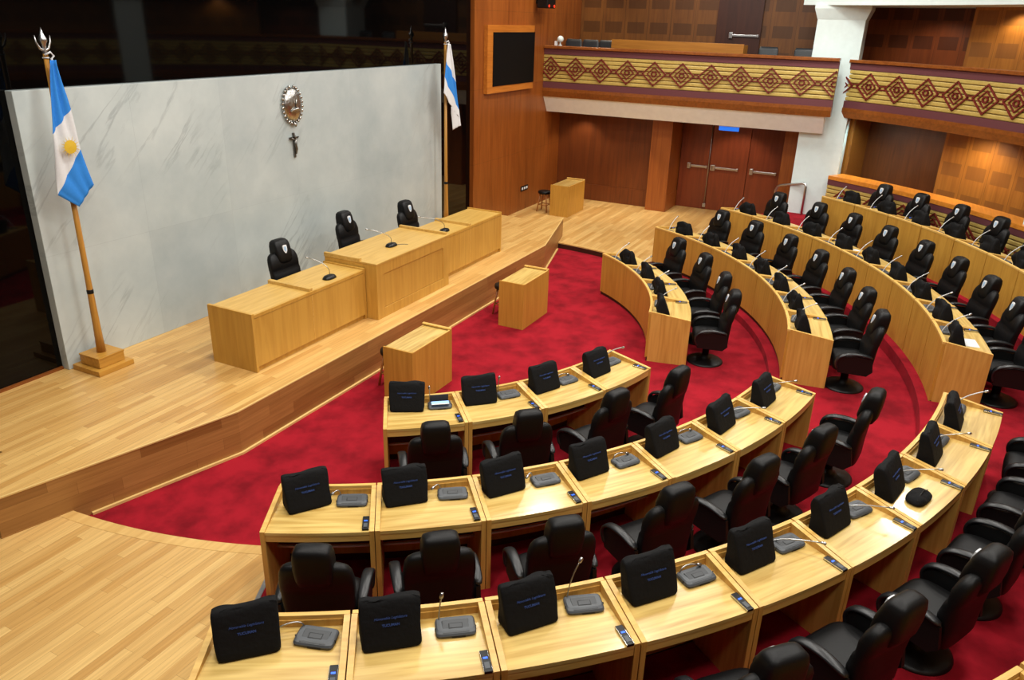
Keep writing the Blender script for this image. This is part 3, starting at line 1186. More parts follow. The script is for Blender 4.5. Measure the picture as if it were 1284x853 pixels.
def dais_mic(label, x, y, z, tip, cable=False):
    t = thing('gooseneck_microphone', label, 'microphone', (x, y, z), group='microphones on the presiding desk')
    mb = MB()
    mb.loft([(0, 0, 0, .115, .07, 2.6), (0, 0, .015, .112, .068, 2.6), (.0, .0, .04, .09, .054, 2.6), (.005, 0, .05, .04, .03, 2.4)], 24)
    mb.build('base', M_black, t)
    tp = Vector(tip) - Vector((x, y, z))
    pts = [(.03, .02, .04), (.03, .02, .10)]
    a, c = Vector((.03, .02, .10)), tp
    for k in range(1, 9):
        q = k / 8
        b = Vector((.03 + tp.x * .08, .02 + tp.y * .1, tp.z * .75))
        pts.append(a * (1 - q) ** 2 + b * 2 * q * (1 - q) + c * q * q)
    mb = MB()
    mb.tube(pts, .005, 8)
    g = mb.build('gooseneck', M_steel, t)
    d = (Vector(pts[-1]) - Vector(pts[-2])).normalized()
    mb = MB()
    mb.tube([Vector(pts[-1]) - d * .01, Vector(pts[-1]) + d * .035], .010, 8)
    mb.build('capsule', M_steel, g)
    if cable:
        mb = MB()
        mb.tube([(.08, -.02, .004), (.14, -.06, .004), (.19, -.12, .004), (.21, -.17, .004)], .004, 6)
        mb.build('cable', M_grey, t)
    return t
dais_mic('black gooseneck microphone on the left wing of the presiding desk', -1.62, -.12, 1.3195, (-1.72, .16, 1.60))
dais_mic('black gooseneck microphone with a trailing cable on the middle presiding unit', -.08, -.10, 1.4265, (-.30, .18, 1.70), True)
dais_mic('black gooseneck microphone on the right wing of the presiding desk', 1.51, -.10, 1.3195, (1.14, .16, 1.61))

# ------------------------------------------------------------------ lecterns and stools
def lectern(label, x0, x1, y0, y1, z0):
    org = ((x0 + x1) / 2, (y0 + y1) / 2, z0)
    t = thing('clerk_desk', label, 'desk', org, group='small clerk desks')
    h = .79
    mb = MB()
    mb.box(x0 + .026, x1 - .026, y0 + .001, y0 + .025, z0, z0 + h - .012, bev=.002)
    mb.build('front_panel', M_panel, t, org)
    for a, b in ((x0, x0 + .025), (x1 - .025, x1)):
        mb = MB()
        mb.box(a, b, y0 + .0, y1, z0, z0 + h, bev=.003)
        mb.build('side_panel', M_panel, t, org)
    mb = MB()
    mb.box(x0 + .026, x1 - .026, y0 + .026, y1 - .01, z0 + h - .05, z0 + h - .012, bev=.003)
    mb.build('desktop', M_top, t, org)
    mb = MB()
    mb.box(x1 - .05, x1, y0, y1, z0 + h, z0 + h + .022, bev=.004)
    mb.box(x0 + .026, x1 - .05, y0 - .002, y0 + .02, z0 + h - .011, z0 + h + .004, bev=.003)
    mb.build('raised_lip', M_rim, t, org)
    return t
lectern('small oak clerk desk on the red carpet, closest to the front desks', -2.25, -1.27, -1.93, -1.47, 0)
lectern('small oak clerk desk on the red carpet under the presiding desk', 1.0, 1.98, -1.93, -1.47, 0)
lectern('small oak clerk desk on the wood floor by the mahogany wall', 8.33, 9.42, .43, .93, .12)

def stool(label, x, y, z, first=[None]):
    if first[0]:
        return dup(first[0], (x, y, z), 0, label)
    t = thing('stool', label, 'stool', (x, y, z), group='round stools at the clerk desks')
    mb = MB()
    mb.lathe([(.14, .46), (.165, .47), (.17, .50), (.165, .53), (.12, .545)], 24)
    mb.build('seat', M_leather, t)
    for k in range(4):
        a = R(45 + 90 * k)
        mb = MB()
        mb.tube([(.20 * math.cos(a), .20 * math.sin(a), 0), (.12 * math.cos(a), .12 * math.sin(a), .46)], .017, 8)
        mb.build('leg', M_stool, t)
        b = R(135 + 90 * k)
        mb = MB()
        mb.tube([(.168 * math.cos(a), .168 * math.sin(a), .18), (.168 * math.cos(b), .168 * math.sin(b), .18)], .011, 8)
        mb.build('rung', M_stool, t)
    first[0] = t
stool('round black-topped wooden stool half hidden behind the closest clerk desk', -1.765, -1.27, 0)
stool('round black-topped wooden stool behind the clerk desk under the presiding desk', 1.56, -1.28, 0)
stool('round black-topped wooden stool by the mahogany wall', 8.68, 1.25, .12)

# ------------------------------------------------------------------ swivel chair
def make_chair():
    t = thing('swivel_chair', 'x', 'chair')
    mb = MB()
    mb.lathe([(.275, 0), (.275, .012), (.25, .03), (.12, .05), (.06, .07), (.05, .12)], 36)
    mb.build('base', M_shell, t)
    mb = MB()
    mb.lathe([(.052, .06), (.052, .30), (.09, .31), (.09, .34)], 20)
    mb.build('column', M_shell, t)
    mb = MB()
    mb.loft([(0, .0, .31, .20, .20, 3), (0, -.025, .325, .27, .243, 4), (0, -.025, .40, .285, .25, 4.5), (0, -.015, .455, .275, .24, 4.5), (0, -.015, .485, .235, .205, 3.6), (0, -.015, .492, .12, .12, 3)], 40)
    mb.build('seat', M_leather, t)
    # backrest: cushion with lumbar and shoulder swell; y is toward the back when negative
    mb = MB()
    mb.loft([(0, -.235, .32, .22, .035, 3), (0, -.235, .34, .25, .055, 3.4), (0, -.225, .50, .262, .068, 4), (0, -.225, .60, .272, .075, 4),
             (0, -.240, .70, .276, .068, 4), (0, -.255, .742, .277, .056, 4), (0, -.258, .765, .278, .063, 4), (0, -.268, .84, .274, .072, 4),
             (0, -.285, .91, .264, .070, 3.8), (0, -.297, .955, .245, .060, 3.4), (0, -.303, .985, .21, .042, 3), (0, -.305, .995, .14, .02, 2.6)], 44)
    b = mb.build('backrest', M_leather, t)
    mb = MB()
    mb.loft([(0, -.285, .80, .09, .03, 3), (0, -.28, .815, .125, .080, 4), (0, -.285, .88, .138, .105, 4.6), (0, -.30, .98, .146, .104, 5), (0, -.318, 1.08, .144, .092, 5),
             (0, -.328, 1.135, .134, .078, 4.6), (0, -.333, 1.16, .112, .055, 4), (0, -.335, 1.17, .07, .025, 3)], 40)
    mb.build('headrest', M_leather, b)
    # armrests: broad pads on closed side panels
    for s in (-1, 1):
        mb = MB()
        path = [(.165, .36), (.206, .43), (.215, .50), (.178, .568), (.09, .603), (-.03, .617), (-.14, .605), (-.25, .575)]
        ln = []
        for i, (y, z) in enumerate(path):
            a = path[max(0, i - 1)]
            c = path[min(len(path) - 1, i + 1)]
            d = Vector((c[0] - a[0], c[1] - a[1])).normalized()
            nrm = Vector((-d.y, d.x))
            wd = (.030, .036, .042, .046, .047, .046, .043, .036)[i]
            th = .020
            ln.append([(s * .312 + u, y + nrm.x * w, z + nrm.y * w) for u, w in ((-wd, -th), (-wd, th * .5), (-wd * .5, th), (wd * .5, th), (wd, th * .5), (wd, -th))])
        vs = [[mb.v(*p) for p in r] for r in ln]
        for A, B in zip(vs, vs[1:]):
            for k in range(6):
                mb.face([A[k], A[(k + 1) % 6], B[(k + 1) % 6], B[k]], 0, True)
        mb.face(vs[0])
        mb.face(vs[-1][::-1])
        arm = mb.build('armrest', M_leather2, t, subd=1)
        mb = MB()
        yz = [(.17, .33), (.205, .43), (.205, .50), (.13, .556), (-.03, .58), (-.24, .56), (-.27, .38), (-.20, .31)]
        lo = [mb.v(s * .29, y, z) for y, z in yz]
        hi = [mb.v(s * .325, y, z) for y, z in yz]
        mb.face(lo)
        mb.face(hi[::-1])
        for k in range(8):
            mb.face([lo[k], lo[(k + 1) % 8], hi[(k + 1) % 8], hi[k]])
        mb.build('side_panel', M_shell, arm)
    # shield emblem on the front of the headrest
    mb = MB()
    def shield(sc, d, mat):
        pts = [(-.036, .058), (0, .064), (.036, .058), (.04, .02), (.032, -.025), (.016, -.05), (0, -.062), (-.016, -.05), (-.032, -.025), (-.04, .02)]
        f = [mb.v(x * sc, .0 + d, z * sc) for x, z in pts]
        k = [mb.v(x * sc, -.012, z * sc) for x, z in pts]
        mb.face(f, mat)
        for i in range(10):
            mb.face([f[i], k[i], k[(i + 1) % 10], f[(i + 1) % 10]], mat)
    shield(1., 0, 0)
    shield(.62, .003, 1)
    e = mb.build('emblem', [M_shield, M_shieldblue], t, loc=(0, -.2035, 1.035))
    e.rotation_euler = (R(12), 0, 0)
    e['label'] = 'white shield emblem with pale blue centre'
    return t
CH = make_chair()
used = {'chair': False}

def place(proto, key, loc, rotz, label, group):
    if not used.get(key):
        used[key] = True
        proto.location = loc
        proto.rotation_euler = (0, 0, rotz)
        proto['label'] = label
        proto['group'] = group
        return proto
    return dup(proto, loc, rotz, label, group)

G = 'black leather swivel chairs'
def chair_label(blk, row, i, n):
    if blk == 'R':
        return 'black leather swivel chair, %s from the aisle, %s row of the far block' % (ORD[n - 1 - i], ROWN[row])
    return 'black leather swivel chair at %s desk from left, %s row of near block' % (ORD[i], ROWN[row])
CHAIRS = {('R', 1): (4, [(47.2, 5.02, 0), (36.1, 5.04, 2), (24.8, 5.02, -3), (15.0, 5.08, 3)]),
          ('R', 2): (7, [(57.6, 6.90, 0), (49.9, 6.82, 3), (41.7, 6.85, -2), (33.5, 6.88, 2), (25.4, 6.95, -3), (17.5, 6.90, 3), (9.6, 6.96, 4)]),
          ('R', 3): (9, [(58.8, 8.86, 0), (51.9, 8.88, 3), (45.9, 8.85, -3), (39.5, 8.83, 2), (33.1, 8.80, 0), (26.9, 8.82, -2), (20.5, 8.84, 3), (14.3, 8.82, 0), (8.6, 8.84, 2)]),
          ('R', 4): (7, [(51.0, 10.38, 0), (45.9, 10.39, 2), (40.6, 10.40, -2), (35.3, 10.39, 0), (30.0, 10.39, 2), (24.7, 10.39, 0)]),
          ('L', 1): (4, [(-50.0, 5.2, -2), (-39.7, 5.2, -8), (-29.2, 5.2, 6), (-18.6, 5.22, 4)]),
          ('L', 2): (7, [(-58.7, 7.18, -3), (-51.9, 7.12, 2), (-44.2, 7.14, -4), (-36.2, 7.06, 3), (-28.4, 7.08, 2), (-20.8, 7.08, -3), (-12.0, 7.14, 5)]),
          ('L', 3): (9, [None, (-53.3, 8.92, 0), (-47.0, 8.95, 3), (-40.4, 8.95, -3), (-34.1, 8.93, 3), (-27.8, 8.95, 0), (-21.7, 8.93, 2), (-15.4, 8.93, -2), (-9.1, 8.93, 3)])}
for (blk, row), (n, lst) in CHAIRS.items():
    for i, c in enumerate(lst):
        if c is None:
            continue
        a, r, dr = c
        r = max(r, ROUT[row] + .255)
        o = place(CH, 'chair', pol(r, a, ZF[row]), R(a + dr), chair_label(blk, row, i, n), G)
for x, y, rz, lb in ((-1.52, .56, 178, 'left wing'), (.44, .90, 184, 'tall middle unit'), (1.68, .52, 180, 'right wing')):
    place(CH, 'chair', (x, y, ZD), R(rz), 'black leather swivel chair behind the %s of the presiding desk' % lb, G)

# ------------------------------------------------------------------ delegate desks
def make_desk(row, rin=None, rout=None):
    """one wedge of a curved row, origin on the floor at the middle of its front; +Y looks to the well"""
    a0, a1, n = SPAN[row]
    hp = (a0 - a1) / n / 2
    rin = rin or RIN[row]
    rout = rout or ROUT[row]
    H = ZT[row] - ZF[row]
    t = thing('delegate_desk', 'x', 'desk')
    def P(r, a):
        return (r * math.sin(R(a)), rin - r * math.cos(R(a)))
    def path(r, a=hp - .06, k=8):
        out = []
        for i in range(k + 1):
            an = -a + 2 * a * i / k
            x, y = P(r, an)
            out.append((x, y, -math.sin(R(an)), math.cos(R(an))))
        return out
    zb = -.06 if row >= 3 else 0.
    mb = MB()
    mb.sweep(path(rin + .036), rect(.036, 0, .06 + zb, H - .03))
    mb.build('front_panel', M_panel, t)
    mb = MB()
    mb.sweep(path(rin + .04), rect(.022, 0, 0 + zb, .07 + zb))
    mb.build('plinth', M_kick, t)
    mb = MB()
    mb.sweep(path(rin), [(.004, H - .03), (.004, H - .004), (0, H), (-.034, H), (-.034, H - .03)])
    mb.build('front_rim', M_rim, t)
    mb = MB()
    mb.sweep(path(rin + .0365), rect(0, -.008, H - .10, H - .031))
    mb.build('rim_lining', M_side, t)
    mb = MB()
    D = rout - rin
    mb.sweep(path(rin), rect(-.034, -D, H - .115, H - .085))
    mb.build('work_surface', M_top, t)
    mb = MB()
    mb.sweep(path(rout - .004), rect(0, .022, H - .175, H - .115))
    mb.build('apron', M_rim, t)
    for s in (-1, 1):
        mb = MB()
        th = .04
        p0, p1 = Vector(P(rin + .037, s * (hp - .03))), Vector(P(rout + .004, s * (hp - .03)))
        d = (p1 - p0).normalized()
        nn = Vector((-d.y, d.x))
        if nn.x * s > 0:
            nn = -nn
        q = [p0, p1, p1 + nn * th, p0 + nn * th]
        lo = [mb.v(v.x, v.y, zb) for v in q]
        hi = [mb.v(q[0].x, q[0].y, H), mb.v(q[1].x, q[1].y, H - .076), mb.v(q[2].x, q[2].y, H - .076), mb.v(q[3].x, q[3].y, H)]
        mb.face(hi, 1)
        mb.face(lo[::-1])
        for k in range(4):
            mb.face([lo[k], lo[(k + 1) % 4], hi[(k + 1) % 4], hi[k]])
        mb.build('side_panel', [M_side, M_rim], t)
    mb = MB()
    mb.tube([(x, y, H - .42) for x, y, _, _ in path(rout - .27, hp - .35)], .012, 8)
    mb.build('foot_rail', M_satin, t)
    mb = MB()
    mb.sweep(path(rout - .30, hp - .42), rect(0, .014, H - .42, H - .118))
    mb.build('modesty_panel', M_kick, t)
    return t
ROWS = [('R', 1), ('R', 2), ('R', 3), ('R', 4), ('L', 1), ('L', 2), ('L', 3)]
DESK = {k: make_desk(k) for k in (1, 2, 3, 4)}
SEATS = []
for blk, row in ROWS:
    a0, a1, n = SPAN[row]
    for i in range(n):
        a = a0 - (a0 - a1) * (i + .5) / n
        if blk == 'L':
            a = -a
        SEATS.append((blk, row, i, n, a))
DG = 'curved oak delegate desks'
def desk_words(blk, row, i, n):
    if blk == 'R':
        return '%s from the aisle, %s row of the far block' % (ORD[n - 1 - i], ROWN[row])
    return '%s from left, %s row of the near block' % (ORD[i], ROWN[row])
for blk, row, i, n, a in SEATS:
    place(DESK[row], 'desk%d' % row, pol(RIN[row], a, ZF[row]), R(a), 'curved oak desk unit, ' + desk_words(blk, row, i, n), DG)
# the near block's top row only shows its rim in the lower right corner
a0, a1, n = SPAN[4]
for k, nm in ((2, 'first visible'), (3, 'middle'), (4, 'last visible')):
    a = -(a0 - (a0 - a1) * (k + .5) / n)
    dup(DESK[4], pol(9.92, a, ZF[4]), R(a), 'oak desk rim at the bottom right corner, %s unit of the top row' % nm, DG)

# ------------------------------------------------------------------ things on the desks
def text_mesh(txt, size, shear=0., bold=0.):
    cu = bpy.data.curves.new('lettering', 'FONT')
    cu.body = txt
    cu.size = size
    cu.shear = shear
    cu.align_x = 'CENTER'
    cu.offset = bold
    cu.extrude = .0008
    o = bpy.data.objects.new('work', cu)
    COL.objects.link(o)
    dg = bpy.context.evaluated_depsgraph_get()
    dg.update()
    me = bpy.data.meshes.new_from_object(o.evaluated_get(dg))
    bpy.data.objects.remove(o)
    bpy.data.curves.remove(cu)
    return me

def make_cover(seed, lettered):
    t = thing('monitor_cover', 'x', 'monitor')
    mb = MB()
    if lettered:
        secs = [(0, -.016, 0, .190, .085, 9), (0, -.016, .012, .192, .086, 9), (0, -.004, .075, .193, .075, 9), (0, .016, .15, .196, .066, 9), (0, .039, .225, .201, .058, 9),
                (0, .049, .278, .202, .044, 8), (0, .053, .300, .200, .032, 7), (0, .055, .311, .192, .016, 6)]
    else:
        secs = [(0, -.010, 0, .190, .090, 6), (0, -.010, .012, .193, .091, 6), (0, .004, .07, .193, .084, 6), (0, .026, .14, .190, .076, 5.5), (0, .038, .205, .180, .060, 5),
                (0, .048, .26, .160, .044, 4.4), (0, .052, .288, .138, .030, 3.8), (0, .054, .302, .11, .014, 3)]
    mb.loft(secs, 56)
    me = mb.mesh('cover', M_cloth, subd=1)
    for v in me.vertices:
        p = v.co
        nz = noise.noise(Vector((p.x * 7 + seed * 3.1, p.y * 7, p.z * 7 + seed)))
        n2 = noise.noise(Vector((p.x * 16, p.y * 9 + seed, p.z * 5 + seed * 2)))
        front = p.y < .0 + .1 * p.z
        amp = .006 if front else .014
        k = min(1, p.z / .03)
        v.co = p + Vector((math.copysign(1, p.x) * n2 * .012 * (abs(p.x) > .14), (nz + n2 * .6) * amp * (.55 if front else 1.2) * (1 if lettered else (1.2 if front else 2.2)), (nz * (.012 if lettered else .06) if p.z > .2 else 0) + p.x * (.05 if lettered else .26) * math.sin(seed * 1.7) * (p.z / .33))) * k
    link('cover', me, t)
    if True:
        ang = math.atan2(.24 - .012 - .0, .102 - (-.106) + .0)
        # front face runs from (y -.106, z .012) to (y -.014, z .24)
        d = Vector((0, -.019 + .101, .225 - .012)).normalized()
        nrm = Vector((0, -d.z, d.y))
        rx = math.atan2(d.z, d.y)
        for txt, size, sh, bold, q in (('Honorable Legislatura', .0235, .35, 0., .198), ('TUCUMAN', .0225, 0., .0006, .152)):
            o = link('lettering', text_mesh(txt, size, sh, bold), t)
            p = Vector((0, -.101, .012)) + d * (q if lettered else q - .03) + nrm * (.0055 if lettered else .009)
            o.location = p
            o.rotation_euler = (rx, 0, 0)
            o.data.materials.append(M_blue)
            o['label'] = 'blue embroidered words ' + txt
    return t
COVL = [make_cover(k + 1, True) for k in range(3)]
COVR = [make_cover(k + 6, False) for k in range(2)]

def make_console(kind):
    t = thing('desk_microphone', 'x', 'microphone unit')
    mb = MB()
    secs = [(0, 0, 0, .130, .080, 7), (0, 0, .018, .134, .084, 7), (0, .004, .030, .130, .078, 7), (0, .010, .038, .120, .062, 6)]
    mb.loft(secs, 40, smooth=False)
    mb.build('housing', M_grey, t)
    mb = MB()
    Mx = Matrix.Translation((0, -.012, .030)) @ Matrix.Rotation(R(6), 4, 'X')
    mb.box(-.088, .088, -.058, .052, -.004, .010, bev=.004, M=Mx)
    mb.build('cover_plate', M_grey2, t)
    mb = MB()
    mb.box(-.042, .042, -.018, .018, .008, .013, 0, .003, M=Mx)
    mb.box(-.047, .047, -.023, .023, .006, .0112, 1, .002, M=Mx)
    mb.build('speak_button', [M_grey2, M_groove], t)
    mb = MB()
    for s in (-1, 1):
        mb.box(min(s * .09, s * .137), max(s * .09, s * .137), -.020, -.015, .008, .0325)
    mb.box(-.03, .06, -.0855, -.08, .004, .012)
    mb.build('groove', M_groove, t)
    if kind == 'lit':
        mb = MB()
        mb.box(-.098, .098, -.05, .0, .041, .046, 0, M=Mx)
        mb.box(-.098, .098, -.062, -.05, .041, .045, 1, M=Mx)
        o = mb.build('display', [M_lcd, M_paper], t)
        o['label'] = 'lit blue and white display'
        mb = MB()
        mb.box(-.105, .105, .055, .066, .02, .12, bev=.006)
        mb.build('flip_lid', M_grey2, t)
    # gooseneck: root at the back left corner
    b = Vector((-.105, .062, .03))
    V = {'lit': (-.005, .0, .17), 'up': (.02, .02, .17), 'tall': (.09, .05, .26), 'bent': (-.06, -.03, .045), 'fold': (-.17, -.085, .025), 'right': (.22, -.28, .10), 'out': (.05, -.27, .27), 'over': (.16, .0, .03)}[kind]
    tip = b + Vector(V)
    if kind in ('bent', 'fold', 'over'):
        c = b + Vector((V[0] * .1, V[1] * .1 + .01, .085))
    elif kind in ('right', 'out'):
        c = b + Vector((V[0] * .25, V[1] * .2, V[2] * .65))
    else:
        c = b + Vector((V[0] * .2, V[1] * .3, V[2] * .6))
    pts = []
    for k in range(11):
        q = k / 10
        pts.append(b * (1 - q) ** 2 + c * 2 * q * (1 - q) + tip * q * q)
    mb = MB()
    mb.tube([b - Vector((0, 0, .02))] + pts, [.010] + [.008] + [.0064 if kind == 'out' else .0050] * 10, 8)
    g = mb.build('gooseneck', M_satin if kind == 'out' else M_steel, t)
    d = (pts[-1] - pts[-2]).normalized()
    mb = MB()
    mb.tube([pts[-1] - d * .008, pts[-1], pts[-1] + d * .028, pts[-1] + d * .034], [.009, .0125, .0125, .006], 10)
    mb.build('capsule', M_steel, g)
    return t
CON = {}
def make_voter():
    t = thing('voting_keypad', 'x', 'keypad')
    mb = MB()
    mb.box(-.026, .026, -.09, .09, 0, .02, bev=.004)
    mb.build('body', M_black, t)
    mb = MB()
    for s in (-1, 1):
        mb.box(min(s * .0275, s * .0245), max(s * .0275, s * .0245), -.088, .088, .006, .018, bev=.001)
    mb.build('chrome_edge', M_chrome, t)
    mb = MB()
    mb.box(-.014, .014, .016, .030, .0195, .0215)
    o = mb.build('indicator', M_led, t)
    o['label'] = 'glowing blue indicator'
    mb = MB()
    mb.box(-.016, .016, -.065, -.012, .0195, .022)
    mb.build('button', M_grey, t)
    return t
VOT = make_voter()

# cover placement (x, y of the cover's middle on its desk, turn in degrees) for the near block
COV = {(1, 0): (-.195, -.15, -9), (1, 1): (-.18, -.16, -7), (1, 2): (-.16, -.175, 3), (1, 3): (-.18, -.215, -2),
       (2, 0): (-.185, -.19, 26), (2, 1): (-.21, -.16, 6), (2, 2): (-.20, -.165, 9), (2, 3): (-.195, -.155, 5), (2, 4): (-.17, -.145, 7), (2, 5): (-.165, -.18, 6), (2, 6): (-.175, -.205, 0),
       (3, 0): (-.175, -.215, 15), (3, 1): (-.19, -.20, 4), (3, 2): (-.18, -.18, 9), (3, 3): (-.17, -.16, 2), (3, 4): (-.165, -.16, 2), (3, 5): (-.155, -.15, 3), (3, 6): (-.155, -.16, 8), (3, 7): (-.165, -.17, 4), (3, 8): (-.17, -.17, 2)}
MIC = {(1, 0): 'lit', (1, 1): 'up', (1, 2): 'over', (1, 3): 'out', (2, 0): 'bent', (2, 1): 'bent', (2, 2): 'bent', (2, 3): 'over', (2, 4): 'over', (2, 5): 'right', (2, 6): 'right',
       (3, 0): 'fold', (3, 1): 'up', (3, 2): 'tall', (3, 3): 'over', (3, 4): 'right', (3, 5): 'right', (3, 6): 'right', (3, 7): 'right', (3, 8): 'out'}
rnd = random.Random(3)

def on_desk(rin, a, x, y, z):
    th = R(a)
    return (rin * math.sin(th) + x * math.cos(th) - y * math.sin(th), -rin * math.cos(th) + x * math.sin(th) + y * math.cos(th), z)

for blk, row, i, n, a in SEATS:
    w = desk_words(blk, row, i, n)
    zt = ZT[row] - .0845
    rin = RIN[row]
    hw = math.sin(R((SPAN[row][0] - SPAN[row][1]) / SPAN[row][2] / 2))
    if blk == 'L':
        cx, cy, rz = COV[(row, i)]
        k = (row * 2 + i) % 3
        proto, key = COVL[k], 'covL%d' % k
        kind = MIC[(row, i)]
    else:
        cx, cy, rz = -.175 + rnd.uniform(-.02, .02), -.195 + rnd.uniform(-.015, .01), rnd.uniform(-4, 9)
        k = (row + i) % 2
        proto, key = COVR[k], 'covR%d' % k
        kind = 'out'
    cx = max(cx, -((rin - cy) * hw - .05) + .189 + .12 * abs(math.sin(R(rz))))
    place(proto, key, on_desk(rin, a, cx, cy, zt), R(a + rz), 'black cloth monitor cover, desk ' + w, 'cloth covered monitors on the desks')
    if kind not in CON:
        CON[kind] = make_console(kind)
    pre = {'lit': 'open microphone console with lit display, desk '}.get(kind, 'grey microphone console, desk ')
    place(CON[kind], 'con' + kind, on_desk(rin, a, (.212 if row == 1 else .238) + rnd.uniform(-.01, .008), -.155 + rnd.uniform(-.01, .015), zt), R(a + rnd.uniform(-7, 4) + (-9 if (blk, row, i) == ('L', 3, 0) else 0)), pre + w,
          'microphone consoles on the desks')
    yv = -.485
    xv = (rin - yv) * hw - .036 - .040
    place(VOT, 'vot', on_desk(rin, a, xv, yv, zt), R(a + math.degrees(math.asin(hw))), 'voting keypad with blue light, desk ' + w, 'voting keypads on the desks')
a = -(a0 - (a0 - a1) * 3.5 / SPAN[4][2])
dup(COVL[1], on_desk(9.92, -31.05, -.2, -.17, ZT[4] - .0845), R(-31.05), 'black cloth monitor cover cut off at the bottom right corner', 'cloth covered monitors on the desks')

# a soft black pouch and loose papers
t = thing('pouch', 'small soft black pouch lying on a third row desk of the near block', 'pouch', (-3.17, -7.77, ZT[3] - .0845), R(-20))
mb = MB()
mb.loft([(0, 0, 0, .13, .075, 3), (0, 0, .015, .15, .09, 3), (0.01, 0, .045, .145, .082, 3.2), (0, .01, .065, .10, .05, 3), (0, .01, .07, .05, .02, 3)], 28)
me = mb.mesh('bag', M_cloth, subd=1)
for v in me.vertices:
    v.co.z *= 1 + .3 * noise.noise(v.co * 12)
    v.co.x += .012 * noise.noise(v.co * 9 + Vector((3, 0, 0)))
link('bag', me, t)
mb = MB()
mb.tube([(-.13, -.03, .05), (-.04, -.02, .073), (.06, -.01, .072), (.13, -.02, .052)], .004, 6)
mb.build('zip', M_shell, t)
for x, y, z, rz, lb in ((1.22, -8.30, ZT[3] - .084, 10, 'white paper on the aisle-end desk of the third row, far block'),
                        (5.27, -6.56, ZT[3] - .084, 40, 'white paper beside a console in the third row, far block'),
                        (4.46, -6.93, ZT[3] - .084, 30, 'white paper next to a cover in the third row, far block')):
    mb = MB()
    w = .14 if x < 2 else .07
    for q in range(3):
        mb.box(-w + q * .006, w + q * .004, -.08, .08, .0005 + q * .0012, .0015 + q * .0012)
    tag(mb.build('paper_sheet', M_paper, loc=(x, y, z)), lb, 'paper', 'papers on the desks').rotation_euler = (0, 0, R(rz))

# handrail beside the white column
t = thing('handrail', 'bent chrome handrail standing in front of the white column', 'handrail', (9.85, -4.95, .36))
mb = MB()
mb.tube([(.2, .62, -.17), (.2, .62, .74), (.19, .58, .83), (.17, .52, .87), (.02, -.0, 1.0), (-.02, -.07, .99), (-.03, -.09, .93), (-.03, -.09, 0)], .03, 12)
mb.build('tube', M_steel, t)
mb = MB()
mb.lathe([(.06, 0), (.06, .012), (.03, .02)], 16, 0, (-.03, -.09, 0))
mb.lathe([(.06, 0), (.06, .012), (.03, .02)], 16, 0, (.2, .62, -.18))
mb.build('flange', M_steel, t)

# ------------------------------------------------------------------ ceiling with its lights
mb = MB()
mb.box(-14.5, 14.5, -16, 2.1, 7.6, 7.8)
struct(mb.build('ceiling', M_ceil))
mb = MB()
mb.sweep(arc(14.3, 75, -75, 40), rect(0, -.2, 0, 7.6))
struct(mb.build('wall_rear', M_perf1))

def area(x, y, z, sx, sy, power, col=(1, .95, .86), rot=(0, 0, 0), spread=180):
    l = bpy.data.lights.new('ceiling_light', 'AREA')
    l.shape = 'RECTANGLE'
    l.size, l.size_y = sx, sy
    l.energy = power
    l.color = col
    l.spread = R(spread)
    o = bpy.data.objects.new('ceiling_light', l)
    COL.objects.link(o)
    o.location = (x, y, z)
    o.rotation_euler = rot
    return o

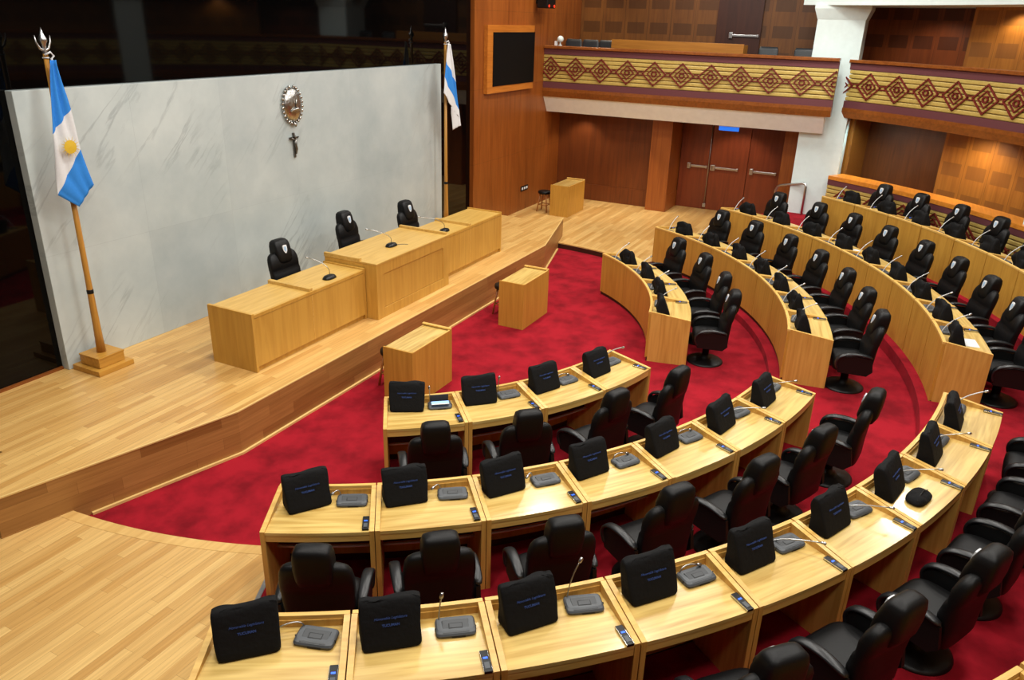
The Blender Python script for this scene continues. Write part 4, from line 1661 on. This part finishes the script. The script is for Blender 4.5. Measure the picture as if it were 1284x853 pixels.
def spot(x, y, z, power, tgt, ang=70, col=(1, .86, .66), blend=.6, rad=.06):
    l = bpy.data.lights.new('downlight', 'SPOT')
    l.energy = power
    l.color = col
    l.spot_size = R(ang)
    l.spot_blend = blend
    l.shadow_soft_size = rad
    o = bpy.data.objects.new('downlight', l)
    COL.objects.link(o)
    o.location = (x, y, z)
    o.rotation_euler = (Vector(tgt) - Vector((x, y, z))).to_track_quat('-Z', 'Y').to_euler()
    return o
WARM = (1, .965, .90)
for x in (-7.5, -3.8, 0, 3.8, 7.5):
    for y in (-8.5, -4.6, -1.2):
        area(x, y, 7.5, 1.2, .6, 140, WARM)
for x in (7.2, 9.0, 10.9):
    spot(x, 1.25, 7.0, 160, (x, 1.75, 2.0), 75)
spot(9.95, -.6, 2.5, 90, (9.75, -.6, 0), 80)
spot(10.3, 1.0, 2.55, 40, (10.3, 1.0, 0), 110)
spot(10.6, -3.1, 2.55, 50, (11.1, -3.1, .3), 110)
for a in (56, 46):
    p = pol(11.75, a, 2.85)
    q = pol(12.3, a, .6)
    spot(p[0], p[1], p[2], 70, q, 150, blend=1.)
    p = pol(12.0, a, 5.2)
    q = pol(12.5, a, 3.2)
    spot(p[0], p[1], p[2], 35, q, 130)
spot(10.9, -1.5, 7.2, 120, (11.6, -1.5, 3.5), 110)
spot(7.2, -5.6, 7.0, 260, (9.95, -5.2, 3.2), 36, (.86, 1, .97), .8, .3)
spot(10.2, -6.15, 2.85, 40, (10.6, -5.7, 1.6), 120, (.8, 1, .95), 1., .05)

w = bpy.data.worlds.new('hall_ambient')
SC.world = w
w.use_nodes = True
w.node_tree.nodes['Background'].inputs['Color'].default_value = (.9, .9, 1, 1)
w.node_tree.nodes['Background'].inputs['Strength'].default_value = .08

# ------------------------------------------------------------------ camera
pitch, roll, yaw = .391197, .029787, .460966
fw = Vector((math.cos(yaw) * math.cos(pitch), math.sin(yaw) * math.cos(pitch), -math.sin(pitch)))
rt = Vector((math.sin(yaw), -math.cos(yaw), 0))
up = rt.cross(fw)
r_ = math.cos(roll) * rt + math.sin(roll) * up
u_ = -math.sin(roll) * rt + math.cos(roll) * up
cam = bpy.data.cameras.new('camera')
cam.sensor_width = 36
cam.lens = 975.43 / 1284 * 36
cam.clip_start = .05
co = bpy.data.objects.new('camera', cam)
COL.objects.link(co)
co.matrix_world = Matrix(((r_.x, u_.x, -fw.x, -9.875367), (r_.y, u_.y, -fw.y, -7.140831), (r_.z, u_.z, -fw.z, 4.790839), (0, 0, 0, 1)))
SC.camera = co
SC.view_settings.view_transform = 'Standard'
SC.view_settings.look = 'None'
SC.view_settings.gamma = 1
SC.view_settings.use_curve_mapping = False
SC.view_settings.exposure = 0.
